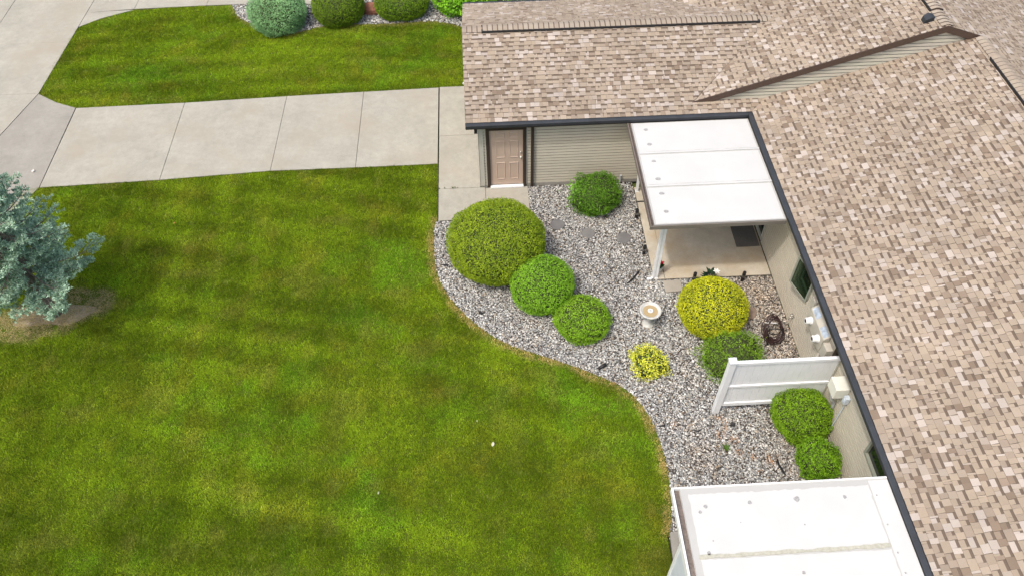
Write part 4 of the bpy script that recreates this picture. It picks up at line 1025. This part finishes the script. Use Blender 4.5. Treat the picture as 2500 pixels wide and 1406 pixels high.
# larger cobbles by the post
for (x, y, s, col, lab) in ((4.02, -3.30, .055, (.62, .58, .56), 'pale cobble at the patio edge nearest the garage, left of the post'), (4.03, -3.50, .06, (.20, .20, .17), 'dark grey-green cobble at the patio edge beside the post'),
                       (4.26, -3.92, .05, (.24, .23, .20), 'grey cobble in the gravel just below the post foot'), (-.70, 4.98, .09, (.6, .58, .55), 'white stone on the lawn at the garage roof corner')):
    v = IV*np.array([1.1, .9, .7])*s*(1+rng.uniform(-.06, .06, (12, 1)))
    m = MB(); m.add([(x+p[0], y+p[1], s*.5+p[2]) for p in v], IF.tolist(), col)
    o = m.build('cobble', M_stone, smooth=True); mo = o.modifiers.new('sub', 'SUBSURF'); mo.levels = 2; mo.render_levels = 2; tag(o, lab, 'stone', 'larger cobbles')
# dry leaf litter gathered beside the wall
n = 700; lx = np.concatenate([rng.normal(6.45, .32, 450), rng.uniform(1.5, 7.1, 250)]); ly = np.concatenate([rng.normal(-6.95, .30, 450), rng.uniform(-10.4, -.2, 250)])
k = in_poly(lx, ly, bed_poly) & (lx < 7.1) & ((ly > -7.66) | (rng.random(n) < .5)); lx, ly = lx[k], ly[k]; n = len(lx)
V, F, C = leaf_cloud(np.stack([lx, ly, rng.uniform(.022, .04, n)], 1), np.tile([[0, 0, 1.]], (n, 1)), .05, .55, .45, np.array([[.24, .15, .07]])*rng.uniform(.5, 1.6, (n, 1)))
tag(link('leaf_litter', np_mesh('leaf_litter', V, F, C, M_leaf)), 'dry brown leaf litter gathered on the gravel behind the white fence', 'leaf litter', kind='stuff')
# little grass tufts growing out of the walkway joint
jt = MB()
for (cx_, cy_, q_) in ((-1.50, .0, 9), (-1.36, .01, 6), (-1.12, .0, 12), (-1.05, .01, 8), (-.98, .0, 6)):
    for i in range(q_):
        t = random.uniform(0, 6.28); l_ = random.uniform(.02, .06); flat_leaf(jt, (cx_, cy_, .02), (cx_+l_*math.cos(t), cy_+l_*math.sin(t)*.7, .03+l_), .006, (.10, .14, .03))
tag(jt.build('joint_weeds', M_leaf), 'tiny grass weeds growing out of the walkway joint beside the lawn', 'weeds', kind='stuff')
# black landscape fabric scraps showing through, and a fallen uplight
def scrap(x, y, pts, lab):
    m = MB(); P_ = [(x+a, y+b, .030+random.uniform(0, .03)) for a, b in pts]; n = len(P_)
    m.add(P_+[(p[0], p[1], p[2]-.012) for p in P_], [list(range(n)), list(range(n, 2*n))[::-1]]+[(i, (i+1) % n, n+(i+1) % n, n+i) for i in range(n)])
    tag(m.build('fabric_scrap', M_black), lab, 'landscape fabric', 'black landscape fabric scraps in the gravel')
scrap(5.12, -8.14, [(-.10, -.02), (.0, .0), (.06, .07), (.12, .03), (.09, -.05), (.02, -.03)], 'torn black fabric scrap in the gravel close below the fence')
scrap(5.95, -9.18, [(-.02, .16), (.01, .15), (.02, .0), (.05, -.1), (.09, -.26), (.06, -.24), (.0, -.1), (-.03, .02)], 'long thin black fabric tear in the gravel near the smaller boxwood')
scrap(4.35, -8.22, [(-.28, .06), (-.1, .0), (.02, -.05), (.18, .05), (.04, -.02), (-.08, -.02), (-.2, .03)], 'thin black fabric line in the gravel left of the fence foot')
scrap(3.55, -8.08, [(-.08, .0), (.02, .02), (.1, .03), (.1, .0), (.0, -.02)], 'small black fabric scrap at the lawn edge by the gravel')
scrap(3.40, -3.86, [(-.02, -.02), (.16, .17), (.36, .40), (.38, .36), (.20, .13), (.02, -.03)], 'black edging sliver in the gravel between the bird bath and the downspout')
scrap(6.02, -4.28, [(-.12, .05), (.04, .06), (.1, .0), (.06, -.07), (-.03, -.03)], 'black fabric patch in the gravel right of the golden bush')
scrap(-.41, -4.60, [(-.08, .0), (-.02, .05), (.02, .0), (.09, .05), (.05, -.03), (.0, -.04)], 'black fabric scrap in the narrow gravel below the largest bush')
scrap(-1.36, -2.95, [(-.1, .02), (.1, .03), (.14, -.02), (.0, -.03)], 'black fabric scrap in the gravel left of the largest bush')
up = thing('spotlight', (2.42, -6.41, 0), 'small black spotlight lying in the gravel near the lawn edge', 'spotlight')
m = MB(); m.tube([(2.33, -6.46, .04), (2.44, -6.40, .06), (2.52, -6.37, .07)], [.035, .045, .05], 12); under(m.build('lamp_head', M_black, up, smooth=True), up)
m = MB(); m.tube([(2.44, -6.40, .05), (2.44, -6.40, -.02)], .012, 6); under(m.build('stake', M_black, up), up)
m = MB(); m.tube([(3.74, -.02, .02), (3.74, -.05, .30)], .03, 10); tag(m.build('vent_pipe', M_grey), 'short grey pipe standing at the foot of the garage wall near the shrub', 'pipe')

# ------------------------------------------------------------------ grass
def tuft_mesh(i, nb=20, R=.075, hmin=.022, hmax=.050):
    r_ = np.random.default_rng(100+i); V = []; F = []; C = []
    for k in range(nb):
        a = r_.uniform(0, 6.28); d = R*math.sqrt(r_.random()); bx, by = d*math.cos(a), d*math.sin(a)
        h_ = r_.uniform(hmin, hmax); w = r_.uniform(.004, .0075); t = r_.uniform(0, 6.28); ln = r_.uniform(.2, 1.0)*h_
        dx_, dy_ = math.cos(t), math.sin(t); n = len(V)
        V += [(bx-dy_*w, by+dx_*w, 0), (bx+dy_*w, by-dx_*w, 0), (bx+dx_*ln*.45+dy_*w*.8, by+dy_*ln*.45-dx_*w*.8, h_*.65), (bx+dx_*ln*.45-dy_*w*.8, by+dy_*ln*.45+dx_*w*.8, h_*.65), (bx+dx_*ln, by+dy_*ln, h_*.95)]
        v = r_.uniform(.5, 1.5); c = (v*r_.uniform(.9, 1.12), v, v*r_.uniform(.8, 1.1))
        F += [(n, n+1, n+2, n+3), (n+3, n+2, n+4)]; C += [c, c]
    me = bpy.data.meshes.new('grass_tuft'); me.from_pydata(V, [], F)
    at = me.color_attributes.new('Col', 'FLOAT_COLOR', 'CORNER'); cc = []
    for q, c3 in zip(F, C): cc += [*c3, 1]*len(q)
    at.data.foreach_set('color', cc); me.materials.append(M_grass); return me
M_grass, t, b = new_mat('grass_blade')
c = t.nodes.new('ShaderNodeVectorMath'); c.operation = 'MULTIPLY'
t.links.new(attr(t), c.inputs[0]); t.links.new(attr(t, 'tint', 'INSTANCER'), c.inputs[1])
t.links.new(c.outputs[0], b.inputs['Base Color']); b.inputs['Roughness'].default_value = .8; b.inputs['Specular IOR Level'].default_value = .05
tr = t.nodes.new('ShaderNodeBsdfTranslucent'); t.links.new(c.outputs[0], tr.inputs[0]); mx = t.nodes.new('ShaderNodeMixShader'); mx.inputs[0].default_value = .3
t.links.new(b.outputs[0], mx.inputs[1]); t.links.new(tr.outputs[0], mx.inputs[2]); t.links.new(mx.outputs[0], t.nodes['Material Output'].inputs[0])
tcol = bpy.data.collections.new('grass_tufts')
for i in range(6): tcol.objects.link(bpy.data.objects.new('grass_tuft_source', tuft_mesh(i)))
def grass_nodes():
    ng = bpy.data.node_groups.new('scatter_grass', 'GeometryNodeTree')
    ng.interface.new_socket('Geometry', in_out='INPUT', socket_type='NodeSocketGeometry'); ng.interface.new_socket('Geometry', in_out='OUTPUT', socket_type='NodeSocketGeometry')
    N_ = ng.nodes.new; Lk = ng.links.new
    gi, go = N_('NodeGroupInput'), N_('NodeGroupOutput')
    m2p = N_('GeometryNodeMeshToPoints'); ci_ = N_('GeometryNodeCollectionInfo'); ci_.inputs['Collection'].default_value = tcol; ci_.inputs['Separate Children'].default_value = True; ci_.inputs['Reset Children'].default_value = True
    iop = N_('GeometryNodeInstanceOnPoints'); iop.inputs['Pick Instance'].default_value = True
    def na(nm, ty):
        q = N_('GeometryNodeInputNamedAttribute'); q.data_type = ty; q.inputs['Name'].default_value = nm; return q
    r_ = na('rot', 'FLOAT'); s_ = na('scl', 'FLOAT'); id_ = na('pick', 'INT'); cx = N_('ShaderNodeCombineXYZ'); Lk(r_.outputs['Attribute'], cx.inputs[2])
    cs = N_('ShaderNodeCombineXYZ'); hs_ = na('hgt', 'FLOAT')
    Lk(s_.outputs['Attribute'], cs.inputs[0]); Lk(s_.outputs['Attribute'], cs.inputs[1]); Lk(hs_.outputs['Attribute'], cs.inputs[2])
    Lk(gi.outputs[0], m2p.inputs['Mesh']); Lk(m2p.outputs[0], iop.inputs['Points']); Lk(ci_.outputs[0], iop.inputs['Instance']); Lk(id_.outputs['Attribute'], iop.inputs['Instance Index'])
    Lk(cx.outputs[0], iop.inputs['Rotation']); Lk(cs.outputs[0], iop.inputs['Scale']); Lk(iop.outputs[0], go.inputs[0]); return ng
NG = grass_nodes()
def lawn(poly, dens, edge_pts, lab, upper=False):
    xs = [p[0] for p in poly]; ys = [p[1] for p in poly]; A = (max(xs)-min(xs))*(max(ys)-min(ys))
    x = rng.uniform(min(xs), max(xs), int(A*dens)); y = rng.uniform(min(ys), max(ys), int(A*dens))
    k = in_poly(x, y, poly); x, y = x[k], y[k]
    de = dist_line(x, y, list(poly)+[poly[0]]); k = de > .004; x, y, de = x[k], y[k], de[k]
    db = dist_line(x, y, edge_pts)
    # bare ground round the spruce
    bare = np.maximum(np.clip(1.25-np.hypot((x+11.75)/1.0, (y+4.15)/.62), 0, 1), np.clip(1.2-np.hypot((x+10.75)/.95, (y+3.72)/.55), 0, 1)) if not upper else np.zeros_like(x)
    bare = np.clip(bare*3+(vnoise(x+50, y+50, .25, 9)-.5)*1.2*(bare > 0), 0, 1)
    k = rng.random(len(x)) > bare*.22; x, y, de, db, bare = x[k], y[k], de[k], db[k], bare[k]
    n = len(x)
    a = .16 if not upper else .06
    xr, yr = x*math.cos(a)-y*math.sin(a), x*math.sin(a)+y*math.cos(a)
    yr = y+.17*x+.25*np.sin(x*.35) if not upper else y-.0*x+.012*(x+8)**2
    xo, yo = x+60, y+60
    n1 = vnoise(xo, yo, 1.5, 11)*.5+vnoise(xo, yo, .6, 12)*.3+vnoise(xo, yo, .25, 13)*.2
    n2 = vnoise(xo, yo, .9, 14)*.5+vnoise(xo, yo, .35, 15)*.5
    n3 = vnoise(xo, yo, 2.2, 16)*.5+vnoise(xo, yo, .5, 17)*.5
    streak = vnoise((xo)*.16, yr+60, .34, 18)
    st2 = vnoise(xo*.10, (yr+60), .9, 19)
    v = .5+(n1-.5)*1.25+(streak-.5)*(.35 if not upper else .55)+(st2-.5)*.35
    for (ca_, sa_, wd_, am, sd_) in (((.26, .97, .48, .17, 31), (.99, .12, .56, .14, 32)) if not upper else ((-.02, 1., .5, .13, 34),)):
        ph = x*ca_+y*sa_; v = v+am*np.tanh(1.6*np.sin(ph*math.pi/wd_+1.2*vnoise(xo, yo, 4., 33)))*np.clip(vnoise(xo, yo, 2.2, sd_)*2.2-.35, 0, 1)
    if not upper:
        for (trk, am, wd_) in (([(-12.2, -7.75), (-10.1, -8.35), (-8.1, -8.85), (-6.0, -9.35), (-3.6, -9.9), (-1, -10.4)], .30, .16), ([(-12.4, -9.75), (-8.5, -10.55), (-5, -11.1)], .22, .15),
                                ([(-12.6, -5.6), (-9.2, -6.6), (-5.5, -7.4), (-1.5, -8.2)], .12, .2), ([(-6.9, .6), (-7.3, -3.), (-8.0, -6.5)], .10, .2), ([(-1.9, .7), (-2.1, -4), (-2.9, -9)], .10, .22)):
            v = v+am*np.exp(-(dist_line(x, y, trk)/wd_)**2)*(.45+.9*vnoise(xo, yo, 1.3, 41))
    v = v+rng.normal(0, .19, n); v = np.clip(v, 0, 1)[:, None]
    dark = np.array([.098, .155, .007]); light = np.array([.275, .405, .020]); c = dark*(1-v)+light*v
    yl = np.clip((n2-.52)*3.0, 0, 1)[:, None]; c = c*(1-yl*.6)+np.array([.36, .38, .035])*yl*.5*(.55+.7*v)
    gr = np.clip((n3-.56)*3.5, 0, 1)[:, None]; c = c*(1-gr*.5)+np.array([.15, .36, .022])*gr*.5*(.6+.8*v)
    br = np.clip((vnoise(xo, yo, .45, 21)-.70)*3.5, 0, 1)[:, None]; c = c*(1-br*.28)+np.array([.38, .31, .09])*br*.28
    lw = rng.random(n) < .012; c[lw] = c[lw]*1.45
    if edge_pts:
        ee = (np.clip(1.5-(db-.03)/(.05+.13*vnoise(xo, yo, .5, 22)), 0, 1)*(.6+.6*rng.random(n)))[:, None]; ee = np.clip(ee, 0, 1)*(.9 if not upper else .35)
        c = c*(1-ee)+np.array([.60, .44, .20])*ee
    bb_ = bare[:, None]; c = c*(1-bb_*.9)+np.array([.42, .345, .185])*bb_*.82
    me = bpy.data.meshes.new('grass_points'); me.vertices.add(n); me.vertices.foreach_set('co', np.stack([x, y, np.zeros(n)], 1).astype(np.float32).ravel())
    for nm, ty, arr in (('rot', 'FLOAT', rng.uniform(0, 6.28, n)), ('scl', 'FLOAT', np.clip(de/.09, .5, 1)*rng.uniform(.85, 1.2, n)), ('hgt', 'FLOAT', rng.uniform(.7, 1.15, n)*(1-bare*.6)), ('pick', 'INT', rng.integers(0, 6, n))):
        q = me.attributes.new(nm, ty, 'POINT'); q.data.foreach_set('value', arr.astype(np.int32 if ty == 'INT' else np.float32))
    q = me.attributes.new('tint', 'FLOAT_COLOR', 'POINT'); c4 = np.ones((n, 4), np.float32); c4[:, :3] = c; q.data.foreach_set('color', c4.ravel())
    me.update(); o = link('lawn_grass', me); md = o.modifiers.new('scatter', 'NODES'); md.node_group = NG
    me.materials.append(M_grass)
    tag(o, lab, 'grass', kind='stuff'); return n
n1_ = lawn(lawn_lo, 330, edge, 'mown green lawn filling the lower left, with faint mower streaks and a tan dry edge')
n2_ = lawn(lawn_up, 280, up_edge, 'mown green lawn between the two concrete walks in the upper left', True)
print('tufts', n1_, n2_, 'tabs', len(tabs))
# a bare earth sheet under the spruce
pts = [(-11.4+1.0*math.cos(t)*(1+.15*math.sin(3*t+1)+.08*math.sin(7*t)), -3.98+.42*math.sin(t)*(1+.2*math.cos(2*t)+.1*math.sin(5*t))) for t in np.linspace(0, 2*math.pi, 40)[:-1]]
m = MB(); m.prism(pts, -.02, .006); tag(m.build('bare_earth', m_plain('dry_earth', (.30, .24, .155), .95, speck=(25, .3), big=(2.5, .25), bmp=(30, .01))), kind='structure')
# a few clippings and fallen leaves on the lawn
for (x, y, s, col, lab) in ((-.27, -8.33, .06, (.62, .62, .46), 'pale yellowish leaf lying on the lawn at mid distance'), (-8.9, -.95, .03, (.5, .2, .08), 'tiny orange leaf on the lawn right of the spruce'),
                            (-13.6, 1.5, .06, (.75, .72, .66), 'small white leaf on the grey concrete apron'), (-2.75, -9.35, .035, (.4, .45, .25), 'small pale clipping lying deep in the lower lawn, left one of two'), (-.6, -7.72, .022, (.45, .45, .3), 'very small pale leaf on the lawn just above the larger yellowish leaf')):
    m = MB(); flat_leaf(m, (x, y-s, .06), (x+s*.4, y+s, .075), s*.6, col); tag(m.build('fallen_leaf', M_leaf), lab, 'leaf')

# ------------------------------------------------------------------ blue spruce
sp = thing('spruce_tree', (-11.26, -3.95, 0), 'blue-green spruce tree with open lower branches at the left edge of the lawn', 'tree')
BX, BY = -11.26, -3.95
m = MB(); tp = [(BX, BY, -.05), (BX-.01, BY+.01, .3), (BX-.02, BY+.02, 1.2), (BX, BY, 2.6), (BX+.01, BY, 4.4), (BX, BY, 6.2)]
m.tube(tp, [.17, .13, .10, .06, .035, .012], 12)
tr_o = m.build('trunk', M_bark, sp, smooth=True); under(tr_o, sp)
bm_ = MB(); NV = []; NF = []; NC = []; SP = []; SD_ = []; SCc = []
rb = random.Random(11)
def add_sprig_line(p0, p1, dens=1.0):
    L_ = (p1-p0).length; n = max(2, int(L_/.036*dens)); d = (p1-p0).normalized()
    for i in range(n):
        q = p0+(p1-p0)*((i+rb.random())/n)
        for _ in range(6):
            nd = Vector((rb.gauss(0, 1), rb.gauss(0, 1), rb.gauss(0, 1)+.35)); nd = (nd-d*nd.dot(d)).normalized()*.85+d*.6; nd.normalize()
            SP.append(q[:]); SD_.append(nd[:])
            SCc.append(rb.random()+.25*(i/n))
z = 1.42; k = 0
while z < 6.0:
    R_ = max(.22, 1.98*(1-(z-.4)/6.2)**.85)
    nb_ = 8 if z < 4 else 6
    for j in range(nb_):
        az = k*2.399+rb.uniform(-.2, .2)+j*2*math.pi/nb_; L_ = R_*(rb.uniform(.8, 1.08) if j % 3 else rb.uniform(.4, .65))
        dz = rb.uniform(-.10, .16)-(.12 if z < 2 else 0); d = Vector((math.cos(az), math.sin(az), dz))
        base = Vector((BX, BY, z+rb.uniform(-.1, .1)))
        pts_ = [base+Vector((math.cos(az), math.sin(az), 0))*L_*t+Vector((0, 0, L_*(dz*t-.10*math.sin(math.pi*t)+.08*t*t))) for t in (0, .25, .5, .75, 1)]
        bm_.tube(pts_, [.026, .02, .014, .009, .004], 5)
        side = Vector((-math.sin(az), math.cos(az), 0))
        ns = int(L_/.085)
        for s in range(ns):
            t = .10+.90*(s+rb.random()*.5)/ns
            i0 = min(3, int(t*4)); fr_ = t*4-i0; p = pts_[i0].lerp(pts_[i0+1], fr_)
            sg = 1 if s % 2 else -1
            tl = L_*(.36*(1-t)+.10)*rb.uniform(.7, 1.2); dirn = (side*sg*rb.uniform(.7, 1)+Vector((math.cos(az), math.sin(az), 0))*rb.uniform(.6, 1.0)+Vector((0, 0, rb.uniform(-.18, .2)))).normalized()
            e = p+dirn*tl; bm_.tube([p, e], [.006, .003], 3)
            add_sprig_line(p+dirn*tl*.35, e+dirn*.03, 1.15)
            # third-order twigs
            for u_ in range(int(tl/.085)):
                q = p+dirn*tl*(.3+.7*rb.random()); s2_ = rb.choice((-1, 1)); dd = (dirn+side.cross(Vector((0, 0, 1)))*0+Vector((-dirn.y, dirn.x, rb.uniform(-.1, .3)))*s2_*.9).normalized()
                add_sprig_line(q, q+dd*rb.uniform(.07, .15))
        add_sprig_line(pts_[3], pts_[4]+(pts_[4]-pts_[3])*.15, 1.2)
    z += rb.uniform(.26, .36)*(1 if z < 4 else .8); k += 1
SP = np.array(SP); SD_ = np.array(SD_); SCc = np.clip(np.array(SCc), 0, 1.2)[:, None]; n = len(SP)
t_ = SD_; r3 = rng.normal(0, .45, (n, 3))+np.array([0, -.25, 1.]); bb2 = np.cross(t_, r3); bb2 /= np.linalg.norm(bb2, axis=1)[:, None]
Ln = rng.uniform(.038, .066, (n, 1)); Wn = rng.uniform(.009, .0155, (n, 1))
V = np.stack([SP-bb2*Wn, SP+bb2*Wn, SP+t_*Ln+bb2*Wn*.5, SP+t_*Ln-bb2*Wn*.5], 1).reshape(-1, 3)
F = np.arange(n*4).reshape(-1, 4)
C = np.array([.14, .24, .15])*(1-SCc)+np.array([.64, .84, .66])*SCc
C *= rng.uniform(.75, 1.2, (n, 1))
under(tag(link('needles', np_mesh('needles', V, F, C, M_needle), sp), kind='stuff'), sp)
under(bm_.build('branches', M_bark, sp), sp)
print('needles', n)

# parts are modelled in world coordinates: keep them in place under Empties that stand at the thing's base
for o in bpy.data.objects:
    if o.parent is not None and o.parent.type == 'EMPTY' and o.parent.parent is None:
        o.matrix_parent_inverse = Matrix.Translation(-o.parent.location)
